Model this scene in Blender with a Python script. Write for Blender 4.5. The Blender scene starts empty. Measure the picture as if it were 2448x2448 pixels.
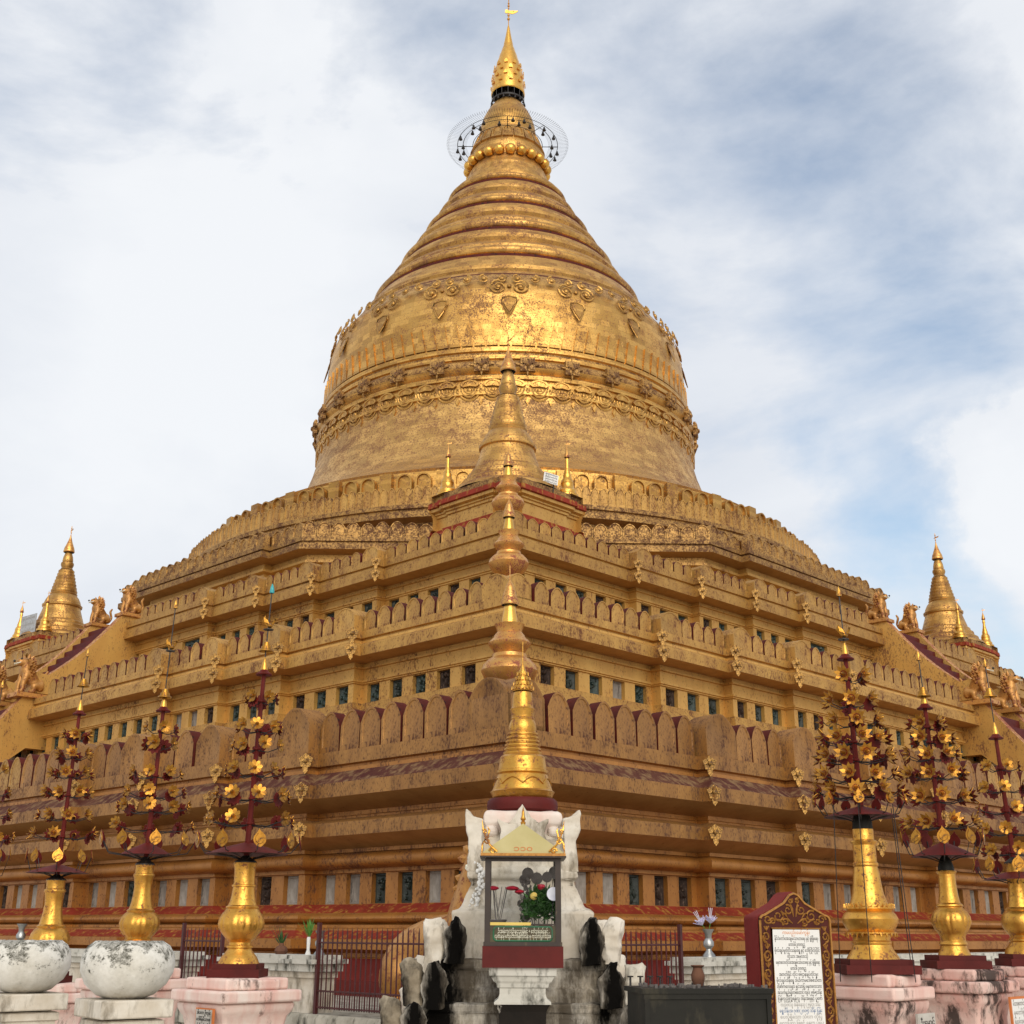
import bpy, bmesh, math, random
from mathutils import Vector, Matrix, Euler
from math import sin, cos, pi, radians, sqrt, hypot, atan2
random.seed(7)
sc = bpy.context.scene
col = sc.collection

# ------------------------------------------------------------------ camera
EYE = 1.65
cam_d = bpy.data.cameras.new("camera")
cam_d.sensor_width = 36.0
cam_d.lens = 44.07
cam_d.clip_end = 5000
cam_d.clip_start = 0.05
cam_o = bpy.data.objects.new("camera", cam_d)
col.objects.link(cam_o)
cam_o.matrix_world = Matrix.Translation((0, 0, EYE)) @ Matrix.Rotation(radians(90 + 18.555), 4, 'X') @ Matrix.Rotation(0.0055, 4, 'Z')
sc.camera = cam_o

# ------------------------------------------------------------------ sky + sun
SUN_EL, SUN_AZ = radians(27), radians(170)      # azimuth clockwise from +Y: behind the camera, a little to its right
world = bpy.data.worlds.new("World")
sc.world = world
world.use_nodes = True
wn, wl = world.node_tree.nodes, world.node_tree.links
wn.clear()
w_out = wn.new('ShaderNodeOutputWorld')
w_bg = wn.new('ShaderNodeBackground')
w_bg.inputs['Strength'].default_value = 0.138
sky = wn.new('ShaderNodeTexSky')
sky.sky_type = 'NISHITA'
sky.sun_disc = False
sky.sun_elevation = SUN_EL
sky.sun_rotation = SUN_AZ
sky.air_density = 1.2
sky.dust_density = 1.5
w_tc = wn.new('ShaderNodeTexCoord')
def wnode(t, **k):
    n = wn.new(t)
    for a, b in k.items():
        setattr(n, a, b)
    return n
w_map = wnode('ShaderNodeMapping')
w_map.inputs['Scale'].default_value = (1.0, 1.0, 2.1)
w_map.inputs['Rotation'].default_value = (0.0, 0.25, 0.5)
w_n1 = wnode('ShaderNodeTexNoise')
w_n1.inputs['Scale'].default_value = 2.6
w_n1.inputs['Detail'].default_value = 9
w_n1.inputs['Roughness'].default_value = 0.56
w_n1.inputs['Distortion'].default_value = 0.25
w_n2 = wnode('ShaderNodeTexNoise')
w_n2.inputs['Scale'].default_value = 2.1
w_n2.inputs['Detail'].default_value = 6
w_n2.inputs['Roughness'].default_value = 0.5
wl.new(w_tc.outputs['Generated'], w_map.inputs['Vector'])
wl.new(w_map.outputs['Vector'], w_n1.inputs['Vector'])
wl.new(w_tc.outputs['Generated'], w_n2.inputs['Vector'])
# blue gaps in the cloud towards the east, and one bright cumulus low there
w_wob = wnode('ShaderNodeVectorMath', operation='MULTIPLY_ADD')
w_n3 = wnode('ShaderNodeTexNoise')
w_n3.inputs['Scale'].default_value = 5.0
w_n3.inputs['Detail'].default_value = 7
w_n3.inputs['Roughness'].default_value = 0.6
wl.new(w_tc.outputs['Generated'], w_n3.inputs['Vector'])
w_wob.inputs[1].default_value = (0.22, 0.22, 0.22)
wl.new(w_n3.outputs['Color'], w_wob.inputs[0])
w_shift = wnode('ShaderNodeVectorMath', operation='SUBTRACT')
w_shift.inputs[1].default_value = (0.11, 0.11, 0.11)
wl.new(w_tc.outputs['Generated'], w_shift.inputs[0])
wl.new(w_shift.outputs[0], w_wob.inputs[2])
def sky_spot(direction, inner, outer):
    d = wnode('ShaderNodeVectorMath', operation='DISTANCE')
    d.inputs[1].default_value = Vector(direction).normalized()
    wl.new(w_wob.outputs[0], d.inputs[0])
    r = wnode('ShaderNodeMapRange', interpolation_type='SMOOTHSTEP')
    r.inputs['From Min'].default_value = outer
    r.inputs['From Max'].default_value = inner
    wl.new(d.outputs['Value'], r.inputs['Value'])
    return r.outputs['Result']
def w_math(op, a_, b_):
    m = wnode('ShaderNodeMath', operation=op)
    for i, x in enumerate((a_, b_)):
        if hasattr(x, 'links'): wl.new(x, m.inputs[i])
        else: m.inputs[i].default_value = x
    return m.outputs[0]
gaps = None
for dr, r0, r1, k in (((0.20, 0.82, 0.68), .02, .17, .07), ((0.33, 0.86, 0.55), .03, .22, .10), ((0.33, 0.93, 0.42), .02, .16, .12), ((0.29, 0.95, 0.28), .01, .12, .22), ((0.40, 0.93, 0.27), .01, .10, .12), ((-0.36, 0.75, 0.70), .05, .2, .06)):
    g_ = w_math('MULTIPLY', sky_spot(dr, r0, r1), k)
    gaps = g_ if gaps is None else w_math('ADD', gaps, g_)
puff = sky_spot((0.415, 0.945, 0.325), .03, .10)
w_sub = wnode('ShaderNodeMath', operation='SUBTRACT')
wl.new(w_n1.outputs['Fac'], w_sub.inputs[0])
wl.new(w_math('SUBTRACT', gaps, w_math('MULTIPLY', puff, .3)), w_sub.inputs[1])
w_cov = wnode('ShaderNodeMapRange')
w_cov.inputs['From Min'].default_value = 0.22
w_cov.inputs['From Max'].default_value = 0.46
w_cov.inputs['To Min'].default_value = 0.12
w_cov.inputs['To Max'].default_value = 0.97
wl.new(w_sub.outputs[0], w_cov.inputs['Value'])
w_ccol = wnode('ShaderNodeValToRGB')
w_ccol.color_ramp.elements[0].position = 0.36
w_ccol.color_ramp.elements[0].color = (3.9, 4.2, 4.75, 1)
w_ccol.color_ramp.elements[1].position = 0.62
w_ccol.color_ramp.elements[1].color = (5.6, 5.72, 5.9, 1)
w_tone = w_math('ADD', w_math('MULTIPLY', w_n2.outputs['Fac'], .6), w_math('MULTIPLY', w_n1.outputs['Fac'], .4))
wl.new(w_math('ADD', w_tone, w_math('MULTIPLY', puff, .06)), w_ccol.inputs['Fac'])
w_mix = wnode('ShaderNodeMix', data_type='RGBA')
wl.new(w_cov.outputs['Result'], w_mix.inputs['Factor'])
wl.new(sky.outputs['Color'], w_mix.inputs[6])
wl.new(w_ccol.outputs['Color'], w_mix.inputs[7])
wl.new(w_mix.outputs[2], w_bg.inputs['Color'])
wl.new(w_bg.outputs[0], w_out.inputs[0])

sun_d = bpy.data.lights.new("sun", 'SUN')
sun_d.energy = 2.0
sun_d.angle = radians(50)
sun_d.color = (1.0, 0.93, 0.82)
sun_o = bpy.data.objects.new("sun", sun_d)
col.objects.link(sun_o)
sv = Vector((sin(SUN_AZ) * cos(SUN_EL), cos(SUN_AZ) * cos(SUN_EL), sin(SUN_EL)))
sun_o.rotation_euler = sv.to_track_quat('Z', 'Y').to_euler()
sun_o.location = sv * 200

sc.view_settings.view_transform = 'Standard'
sc.view_settings.look = 'None'
sc.view_settings.exposure = 0.25
sc.view_settings.gamma = 1.0
sc.cycles.use_denoising = True

# ------------------------------------------------------------------ mesh helpers
class MB:
    def __init__(s):
        s.v, s.f, s.m, s.uv = [], [], [], {}
    def vert(s, p):
        s.v.append(tuple(p)); return len(s.v) - 1
    def face(s, idx, mat=0, uv=None):
        s.f.append(tuple(idx)); s.m.append(mat)
        if uv: s.uv[len(s.f) - 1] = uv
    def quad(s, a, b, c, d, mat=0):
        i = len(s.v); s.v += [tuple(a), tuple(b), tuple(c), tuple(d)]
        s.face((i, i + 1, i + 2, i + 3), mat)
    def add(s, other, M=None, mat=None):
        o = len(s.v)
        for p in other.v:
            s.v.append(tuple(M @ Vector(p)) if M else p)
        for k, f in enumerate(other.f):
            s.f.append(tuple(i + o for i in f)); s.m.append(other.m[k] if mat is None else mat)
            if k in other.uv: s.uv[len(s.f) - 1] = other.uv[k]
        return s
    def box(s, c, size, mat=0, rz=0.0, M=None, taper=1.0):
        hx, hy, hz = size[0] / 2, size[1] / 2, size[2] / 2
        R = Matrix.Translation(c) @ Matrix.Rotation(rz, 4, 'Z')
        if M: R = M @ R
        i = len(s.v)
        for z in (-1, 1):
            k = taper if z > 0 else 1.0
            for x, y in ((-1, -1), (1, -1), (1, 1), (-1, 1)):
                s.v.append(tuple(R @ Vector((x * hx * k, y * hy * k, z * hz))))
        for q in ((3, 2, 1, 0), (4, 5, 6, 7), (0, 1, 5, 4), (1, 2, 6, 5), (2, 3, 7, 6), (3, 0, 4, 7)):
            s.face([i + a for a in q], mat)
        return s
    def lathe(s, prof, n=32, c=(0, 0, 0), mat=0, mats=None, a0=0.0, a1=2 * pi, wob=None, uvR=None):
        closed = abs(a1 - a0 - 2 * pi) < 1e-6
        cols = n if closed else n + 1
        base = len(s.v)
        L = [0.0]
        for k in range(1, len(prof)):
            L.append(L[-1] + hypot(prof[k][0] - prof[k - 1][0], prof[k][1] - prof[k - 1][1]))
        Rm = uvR or max(p[0] for p in prof)
        for k, (r, z) in enumerate(prof):
            for j in range(cols):
                a = a0 + (a1 - a0) * j / n
                rr = r * (1 + wob(a, z)) if wob else r
                s.v.append((c[0] + rr * cos(a), c[1] + rr * sin(a), c[2] + z))
        for k in range(len(prof) - 1):
            mt = mats[k] if mats else mat
            for j in range(n):
                j2 = (j + 1) % cols
                u0, u1 = (a0 + (a1 - a0) * j / n) * Rm, (a0 + (a1 - a0) * (j + 1) / n) * Rm
                if prof[k][0] < 1e-6 and prof[k + 1][0] < 1e-6: continue
                A, B, Cc, Dd = base + k * cols + j, base + k * cols + j2, base + (k + 1) * cols + j2, base + (k + 1) * cols + j
                s.face((A, B, Cc, Dd), mt, ((u0, L[k]), (u1, L[k]), (u1, L[k + 1]), (u0, L[k + 1])))
        return s
    def sphere(s, c, r, n=12, m=8, mat=0, sz=1.0):
        pr = [(r * sin(pi * k / m) if 0 < k < m else 0.0, -r * sz * cos(pi * k / m)) for k in range(m + 1)]
        return s.lathe(pr, n, c, mat)
    def tube(s, pts, rad, n=6, mat=0, cap=True):
        pts = [Vector(p) for p in pts]
        rads = rad if isinstance(rad, (list, tuple)) else [rad] * len(pts)
        rings = []
        up = Vector((0, 0, 1))
        for k, p in enumerate(pts):
            d = (pts[min(k + 1, len(pts) - 1)] - pts[max(k - 1, 0)]).normalized()
            ref = up if abs(d.z) < 0.95 else Vector((1, 0, 0))
            a = d.cross(ref).normalized(); b = d.cross(a).normalized()
            i = len(s.v)
            for j in range(n):
                t = 2 * pi * j / n
                s.v.append(tuple(p + (a * cos(t) + b * sin(t)) * rads[k]))
            rings.append(i)
        for k in range(len(rings) - 1):
            for j in range(n):
                j2 = (j + 1) % n
                s.face((rings[k] + j, rings[k + 1] + j, rings[k + 1] + j2, rings[k] + j2), mat)
        if cap:
            s.face([rings[0] + j for j in range(n)], mat)
            s.face([rings[-1] + j for j in reversed(range(n))], mat)
        return s
    def prism(s, pts, y0, y1, mat=0, side=None, M=None, inset=None, back=True):
        """outline in the x-z plane, thick from y0 (front) to y1; inset=(k, depth) adds a sunk panel"""
        n = len(pts); side = mat if side is None else side
        T = (lambda p: tuple(M @ Vector(p))) if M else tuple
        i = len(s.v)
        for x, z in pts: s.v.append(T((x, y0, z)))
        for x, z in pts: s.v.append(T((x, y1, z)))
        if inset:
            k, dep = inset
            cx = sum(p[0] for p in pts) / n; cz = sum(p[1] for p in pts) / n
            j = len(s.v)
            for x, z in pts: s.v.append(T((cx + (x - cx) * k, y0, cz + (z - cz) * k)))
            for x, z in pts: s.v.append(T((cx + (x - cx) * (k - .06), y0 + dep, cz + (z - cz) * (k - .06))))
            for a in range(n):
                b = (a + 1) % n
                s.face((i + a, i + b, j + b, j + a), mat)
                s.face((j + a, j + b, j + n + b, j + n + a), mat)
            s.face([j + n + a for a in range(n)], mat)
        else:
            s.face([i + a for a in range(n)], mat)
        if back: s.face([i + n + a for a in reversed(range(n))], side)
        for a in range(n):
            b = (a + 1) % n
            s.face((i + b, i + a, i + n + a, i + n + b), side)
        return s
    def mesh(s, name, mats, smooth=True, angle=38):
        me = bpy.data.meshes.new(name)
        me.from_pydata(s.v, [], s.f)
        for m in (mats if isinstance(mats, (list, tuple)) else [mats]):
            me.materials.append(m)
        me.polygons.foreach_set('material_index', s.m)
        uvl = me.uv_layers.new(name='UVMap')
        for k, uv in s.uv.items():
            p = me.polygons[k]
            for q, li in enumerate(p.loop_indices):
                uvl.data[li].uv = uv[q]
        bm = bmesh.new(); bm.from_mesh(me)
        bmesh.ops.remove_doubles(bm, verts=bm.verts, dist=1e-5)
        bmesh.ops.dissolve_degenerate(bm, dist=1e-6, edges=bm.edges)
        bmesh.ops.recalc_face_normals(bm, faces=bm.faces)
        ca = cos(radians(angle))
        for f in bm.faces: f.smooth = smooth
        for e in bm.edges:
            if len(e.link_faces) == 2 and e.link_faces[0].normal.dot(e.link_faces[1].normal) < ca:
                e.smooth = False
        bm.to_mesh(me); bm.free()
        return me
    def build(s, name, mats, parent=None, loc=None, rot=None, **k):
        return link(name, s.mesh(name, mats, **k), parent, loc, rot)

def link(name, me, parent=None, loc=None, rot=None, scale=None):
    o = bpy.data.objects.new(name, me); col.objects.link(o)
    if parent: o.parent = parent
    if loc is not None: o.location = loc
    if rot is not None: o.rotation_euler = rot
    if scale is not None: o.scale = scale
    return o
def tag(o, label, cat, group=None):
    o['label'] = label; o['category'] = cat
    if group: o['group'] = group
    return o
def thing(name, label, cat, loc=(0, 0, 0), rz=0.0, group=None):
    o = bpy.data.objects.new(name, None); col.objects.link(o)
    o.empty_display_size = 0.2
    o.location = loc; o.rotation_euler = (0, 0, rz)
    return tag(o, label, cat, group)
def struct(name, mb, mats, **k):
    o = mb.build(name, mats, **k); o['kind'] = 'structure'; return o

# ------------------------------------------------------------------ materials
def rgb(h):
    h = h.lstrip('#'); c = [int(h[i:i + 2], 16) / 255 for i in (0, 2, 4)]
    return tuple(x / 12.92 if x <= .04045 else ((x + .055) / 1.055) ** 2.4 for x in c) + (1,)
class NT:
    def __init__(s, name):
        s.m = bpy.data.materials.new(name); s.m.use_nodes = True
        s.n, s.l = s.m.node_tree.nodes, s.m.node_tree.links
        s.p = s.n['Principled BSDF']; s.tc = s.n.new('ShaderNodeTexCoord')
    def mapping(s, scale, coord='Object'):
        mp = s.n.new('ShaderNodeMapping'); mp.inputs['Scale'].default_value = scale
        s.l.new(s.tc.outputs[coord], mp.inputs['Vector']); return mp.outputs['Vector']
    def noise(s, scale, detail=6, rough=.6, vec=None, dist=0.0):
        t = s.n.new('ShaderNodeTexNoise')
        t.inputs['Scale'].default_value = scale; t.inputs['Detail'].default_value = detail
        t.inputs['Roughness'].default_value = rough; t.inputs['Distortion'].default_value = dist
        s.l.new(vec if vec is not None else s.tc.outputs['Object'], t.inputs['Vector'])
        return t.outputs['Fac']
    def ramp(s, fac, a, b, ca=(0, 0, 0, 1), cb=(1, 1, 1, 1)):
        r = s.n.new('ShaderNodeValToRGB')
        r.color_ramp.elements[0].position = a; r.color_ramp.elements[0].color = ca
        r.color_ramp.elements[1].position = b; r.color_ramp.elements[1].color = cb
        s.l.new(fac, r.inputs['Fac']); return r.outputs['Color']
    def math(s, op, a, b=None):
        t = s.n.new('ShaderNodeMath'); t.operation = op; t.use_clamp = op in ('ADD', 'MULTIPLY') 
        for i, x in enumerate((a, b)):
            if x is None: continue
            if hasattr(x, 'links'): s.l.new(x, t.inputs[i])
            else: t.inputs[i].default_value = x
        return t.outputs[0]
    def mix(s, fac, a, b, blend='MIX'):
        t = s.n.new('ShaderNodeMix'); t.data_type = 'RGBA'; t.blend_type = blend
        for i, x in ((0, fac), (6, a), (7, b)):
            if hasattr(x, 'links'): s.l.new(x, t.inputs[i])
            else: t.inputs[i].default_value = x
        return t.outputs[2]
    def set(s, **k):
        for a, b in k.items():
            i = s.p.inputs[a.replace('_', ' ')]
            if hasattr(b, 'links'): s.l.new(b, i)
            else: i.default_value = b
    def bump(s, h, strength=.3, dist=.02):
        b = s.n.new('ShaderNodeBump'); b.inputs['Strength'].default_value = strength; b.inputs['Distance'].default_value = dist
        s.l.new(h, b.inputs['Height']); s.l.new(b.outputs['Normal'], s.p.inputs['Normal'])

def gold_mat(name, base, base2, dark, metal=.8, rough=.38, fleck=30.0, cover=.5, lowscale=.5, low=.5, brick=None, streak=False, bump=.25, bdist=.01, soft=.10):
    """worn gilding: fine dark flecks whose density drifts over the surface; cover = share of flecks"""
    t = NT(name)
    big = t.noise(lowscale, 4, .55)
    mid = t.noise(lowscale * 5.5, 6, .65, t.mapping((1, 1, .35)) if streak else None)
    c = t.mix(t.ramp(mid, .35, .65), base, base2)
    if brick:
        wv = t.n.new('ShaderNodeTexNoise'); wv.inputs['Scale'].default_value = .9; wv.inputs['Detail'].default_value = 3
        t.l.new(t.tc.outputs['UV'], wv.inputs['Vector'])
        ad = t.n.new('ShaderNodeVectorMath'); ad.operation = 'MULTIPLY_ADD'
        ad.inputs[1].default_value = (.35, .06, 0); t.l.new(wv.outputs['Color'], ad.inputs[0]); t.l.new(t.tc.outputs['UV'], ad.inputs[2])
        b = t.n.new('ShaderNodeTexBrick'); b.offset = .5; b.offset_frequency = 2; b.squash = .7; b.squash_frequency = 3
        t.l.new(ad.outputs[0], b.inputs['Vector'])
        b.inputs['Scale'].default_value = 1.0
        b.inputs['Brick Width'].default_value = brick[0]; b.inputs['Row Height'].default_value = brick[1]
        b.inputs['Mortar Size'].default_value = brick[2]; b.inputs['Mortar Smooth'].default_value = .5
        b.inputs['Bias'].default_value = 0.0
        b.inputs['Color1'].default_value = (.50, .45, .38, 1); b.inputs['Color2'].default_value = (1.06, 1.05, 1.0, 1)
        b.inputs['Mortar'].default_value = (.62, .54, .44, 1)
        c = t.mix(t.ramp(big, .3, .7, (.5, .5, .5, 1), (.95, .95, .95, 1)), c, b.outputs['Color'], 'MULTIPLY')
    oi = t.n.new('ShaderNodeObjectInfo')
    c = t.mix(1.0, c, t.ramp(oi.outputs['Random'], 0, 1, (.80, .79, .77, 1), (1.08, 1.08, 1.08, 1)), 'MULTIPLY')
    if streak:
        rs_ = t.noise(2.2, 7, .62, t.mapping((1, 1, .07)))
        c = t.mix(t.math('MULTIPLY', t.ramp(rs_, .50, .68), .38), c, tuple(x * .9 + y * .5 for x, y in zip(dark[:3], base[:3])) + (1,))
    fl = t.noise(fleck, 6, .62, t.mapping((1, 1, .5)) if streak else None)
    f3 = t.noise(fleck * .28, 5, .6)
    dens = t.math('ADD', t.math('MULTIPLY', t.math('SUBTRACT', big, .5), low), t.math('MULTIPLY', t.math('SUBTRACT', mid, .5), low * 1.1))
    v = t.n.new('ShaderNodeMath'); v.operation = 'ADD'; t.l.new(dens, v.inputs[0]); t.l.new(t.math('ADD', t.math('MULTIPLY', fl, .72), t.math('MULTIPLY', f3, .28)), v.inputs[1])
    th = .72 - .36 * cover
    mask = t.ramp(v.outputs[0], th, th + soft)
    dk = t.mix(f3, dark, tuple(x * .55 for x in dark[:3]) + (1,))
    mk = t.math('MULTIPLY', mask, .88)
    t.set(Base_Color=t.mix(mk, c, dk))
    inv = t.math('SUBTRACT', 1.0, mask)
    t.set(Metallic=t.math('MULTIPLY', inv, metal))
    t.set(Roughness=t.math('ADD', t.math('MULTIPLY', mask, .35), t.math('ADD', rough - .1, t.math('MULTIPLY', mid, .2))))
    t.bump(t.math('SUBTRACT', fl, t.math('MULTIPLY', mask, .5)), bump, bdist)
    return t.m

G1, G2, GD = rgb('#e2b25a'), rgb('#c9954a'), rgb('#4a2318')
M_leaf = gold_mat('gold_leaf_tiles', rgb('#dcae62'), rgb('#c99a52'), rgb('#784a2c'), .88, .43, 18, .54, .22, .34, (.85, .24, .012), bump=.35, bdist=.015, soft=.13)
M_lowbell = gold_mat('weathered_lower_bell', rgb('#d6ac66'), rgb('#c0965a'), rgb('#7c5232'), .75, .46, 17, .70, .3, .36, (.85, .24, .014), bump=.35, bdist=.015, soft=.14)
M_cone = gold_mat('gold_leaf_rings', rgb('#d6a85e'), rgb('#bd9050'), rgb('#74442a'), .85, .43, 19, .58, .4, .40, (.8, .22, .012), bump=.35, bdist=.015, soft=.13)
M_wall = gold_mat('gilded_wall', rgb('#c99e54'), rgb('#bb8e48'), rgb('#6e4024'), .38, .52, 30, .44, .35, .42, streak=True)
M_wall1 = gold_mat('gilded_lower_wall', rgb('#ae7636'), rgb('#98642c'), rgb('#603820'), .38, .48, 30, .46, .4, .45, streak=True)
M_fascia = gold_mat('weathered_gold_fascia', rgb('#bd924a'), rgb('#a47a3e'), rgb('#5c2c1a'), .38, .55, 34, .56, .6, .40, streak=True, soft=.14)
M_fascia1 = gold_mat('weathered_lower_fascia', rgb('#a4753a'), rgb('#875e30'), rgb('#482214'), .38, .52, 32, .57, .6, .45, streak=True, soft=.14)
M_worn = gold_mat('dark_worn_gold', rgb('#b88e4c'), rgb('#99723c'), rgb('#56301f'), .45, .55, 20, .72, .7, .42, soft=.14)
M_soffit = gold_mat('soffit_gold', rgb('#b58a54'), rgb('#a47a48'), rgb('#5a3420'), .3, .5, 14, .2, .5, .4)
M_bright = gold_mat('bright_gold', rgb('#e6b458'), rgb('#d89e48'), rgb('#6a3c24'), .9, .30, 26, .30, 1.2, .5, bump=.15)
M_vase = gold_mat('polished_gold_vase', rgb('#e2ac50'), rgb('#d09640'), rgb('#7e4422'), .9, .34, 42, .42, 2.4, .6, bump=.5, bdist=.006)
M_urn = gold_mat('red_gold_urn', rgb('#d8a65c'), rgb('#c88e4c'), rgb('#8a3a2c'), .75, .36, 34, .52, 1.4, .6)
M_flower = gold_mat('brass_flower', rgb('#c08a38'), rgb('#966626'), rgb('#4a2a18'), .92, .36, 60, .4, 4, .5, bump=.1, bdist=.003)
M_mosaic = gold_mat('red_gold_mosaic', rgb('#cf9c50'), rgb('#c08a40'), rgb('#8a342a'), .4, .5, 16, .74, .8, .3)
M_lion = gold_mat('orange_gold_statue', rgb('#c48e4c'), rgb('#ae7a3c'), rgb('#7e3a28'), .45, .45, 22, .46, 1.2, .6)

def paint_mat(name, a, b, spot=None, scale=3.0, rough=.75, cover=(.6, .7), spotscale=6, bump=.2, streak=True, bdist=.01, metal=0.0):
    t = NT(name)
    c = t.mix(t.ramp(t.noise(scale, 5, .6), .35, .65), a, b)
    n2 = t.noise(spotscale, 8, .65, t.mapping((1, 1, .4)) if streak else None)
    if spot: c = t.mix(t.ramp(n2, cover[0], cover[1]), c, spot)
    t.set(Base_Color=c, Roughness=rough, Metallic=metal, Specular_IOR_Level=.2 if rough > .55 else .4)
    t.bump(n2, bump, bdist)
    return t.m
M_red = paint_mat('weathered_red_band', rgb('#86301f'), rgb('#742818'), rgb('#9a6c2e'), 2.6, .8, (.53, .63), 8, .35)
M_redbase = paint_mat('dark_red_base', rgb('#6c231c'), rgb('#5a1d17'), rgb('#845a4e'), 1.5, .6, (.66, .74), 4)
M_purple = paint_mat('weathered_purple_ledge', rgb('#46201a'), rgb('#583426'), rgb('#7a5e40'), 2.2, .85, (.47, .62), 6)
M_maroon = paint_mat('maroon_paint', rgb('#5a1a15'), rgb('#4a1410'), rgb('#66302a'), 3, .6, (.62, .72), 8)
M_polered = paint_mat('dull_red_metal', rgb('#66180f'), rgb('#50140d'), rgb('#341410'), 4, .6, (.6, .7), 12, .1)
M_gap = paint_mat('dark_red_lacquer', rgb('#561a10'), rgb('#42160d'), rgb('#26100c'), 3, .7, (.55, .65), 8)
M_white = paint_mat('mossy_white_plaster', rgb('#c4c0b6'), rgb('#aeaa9e'), rgb('#4c4a42'), 3.0, .88, (.52, .66), 7, .5)
M_cream = paint_mat('clean_white_plaster', rgb('#cfc7b9'), rgb('#b9ad9a'), rgb('#6e6454'), 4.2, .9, (.50, .70), 7, .7, bdist=.018)
def pink_mat(name, a, b, streakc, black, bl):
    t = NT(name)
    c = t.mix(t.ramp(t.noise(2.6, 6, .65), .3, .7), a, b)
    st = t.noise(7, 6, .6, t.mapping((1, 1, .10)))
    c = t.mix(t.math('MULTIPLY', t.ramp(st, .46, .66), .5), c, streakc)
    k = t.noise(3.4, 9, .74, t.mapping((1, 1, .45)))
    m = t.ramp(k, bl, bl + .09)
    t.set(Base_Color=t.mix(t.math('MULTIPLY', m, .92), c, black), Roughness=.9, Specular_IOR_Level=.2)
    t.bump(t.noise(18, 7, .7), .45, .01)
    return t.m
M_pinkw = pink_mat('pink_white_plaster', rgb('#e0d4ca'), rgb('#dcb9ac'), rgb('#c8877a'), rgb('#4a3830'), .565)
M_blush = pink_mat('blushed_white_plaster', rgb('#d8cfc4'), rgb('#d2c0b4'), rgb('#cfa598'), rgb('#6a5a50'), .64)
M_pink = pink_mat('pink_plaster', rgb('#d9c8bc'), rgb('#d6aea2'), rgb('#c89488'), rgb('#3a2e28'), .59)
M_dpink = pink_mat('stained_pink_plaster', rgb('#d3c0b4'), rgb('#cf9f92'), rgb('#bf8478'), rgb('#2c2420'), .475)
def mould_mat(name, a, b, mould, dens, z0, z1):
    """plaster with crisp edged peeling black lichen, thicker towards the top"""
    t = NT(name)
    c = t.mix(t.ramp(t.noise(4, 8, .7), .35, .65), a, b)
    sx = t.n.new('ShaderNodeSeparateXYZ'); t.l.new(t.tc.outputs['Object'], sx.inputs[0])
    mr = t.n.new('ShaderNodeMapRange'); mr.inputs['From Min'].default_value = z0; mr.inputs['From Max'].default_value = z1
    mr.inputs['To Min'].default_value = -.10; mr.inputs['To Max'].default_value = .09; t.l.new(sx.outputs['Z'], mr.inputs['Value'])
    n1 = t.noise(5.5, 12, .78); n2 = t.noise(30, 6, .7)
    v = t.n.new('ShaderNodeMath'); v.operation = 'ADD'; t.l.new(n1, v.inputs[0]); t.l.new(mr.outputs['Result'], v.inputs[1])
    v2 = t.n.new('ShaderNodeMath'); v2.operation = 'MULTIPLY_ADD'; t.l.new(n2, v2.inputs[0]); v2.inputs[1].default_value = .16; t.l.new(v.outputs[0], v2.inputs[2])
    m = t.ramp(v2.outputs[0], dens, dens + .045)
    soft = t.ramp(v2.outputs[0], dens - .14, dens + .05)
    c = t.mix(t.math('MULTIPLY', soft, .3), c, rgb('#8c887c'))
    t.set(Base_Color=t.mix(t.math('MULTIPLY', m, t.ramp(n2, .3, .6)), c, mould), Roughness=.92, Specular_IOR_Level=.2)
    t.bump(t.math('ADD', n1, t.math('MULTIPLY', m, -.3)), .5, .012)
    return t.m
M_bowl = mould_mat('lichen_white_plaster', rgb('#dedbd3'), rgb('#c6c1b5'), rgb('#4a483e'), .62, .05, .42)
M_soot = paint_mat('sooty_plaster', rgb('#15120f'), rgb('#241e18'), rgb('#d5cdbe'), 2.5, .9, (.60, .68), 4.0, .4)
M_halfsoot = paint_mat('half_sooty_plaster', rgb('#cfc8ba'), rgb('#8c806c'), rgb('#1c1712'), 2.6, .9, (.49, .60), 3.2, .5)
def soot_mat(name, bands, amount):
    """white plaster blackened by lamp smoke in ragged columns either side of the middle"""
    t = NT(name)
    c = t.mix(t.ramp(t.noise(3.5, 6, .65), .35, .65), rgb('#d6cfc2'), rgb('#a89c88'))
    sx = t.n.new('ShaderNodeSeparateXYZ'); t.l.new(t.tc.outputs['Object'], sx.inputs[0])
    ax = t.n.new('ShaderNodeMath'); ax.operation = 'ABSOLUTE'; t.l.new(sx.outputs['X'], ax.inputs[0])
    wob = t.math('SUBTRACT', t.noise(4.5, 7, .7, t.mapping((1, 1, .3))), .5)
    m = None
    d = t.n.new('ShaderNodeMath'); d.operation = 'SUBTRACT'; t.l.new(ax.outputs[0], d.inputs[0]); d.inputs[1].default_value = bands[0]
    d2 = t.n.new('ShaderNodeMath'); d2.operation = 'ABSOLUTE'; t.l.new(d.outputs[0], d2.inputs[0])
    e = t.n.new('ShaderNodeMath'); e.operation = 'MULTIPLY_ADD'; t.l.new(wob, e.inputs[0]); e.inputs[1].default_value = -amount; t.l.new(d2.outputs[0], e.inputs[2])
    black = t.ramp(e.outputs[0], bands[1] * .2, bands[1] * 1.25, (1, 1, 1, 1), (0, 0, 0, 1))
    grey = t.ramp(t.noise(5, 8, .7, t.mapping((1, 1, .3))), .34, .56)
    c = t.mix(t.math('MULTIPLY', grey, .88), c, rgb('#3c3226'))
    t.set(Base_Color=t.mix(black, c, rgb('#0c0a08')), Roughness=.95, Specular_IOR_Level=.08)
    t.bump(t.noise(14, 6, .7), .5, .012)
    return t.m
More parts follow.
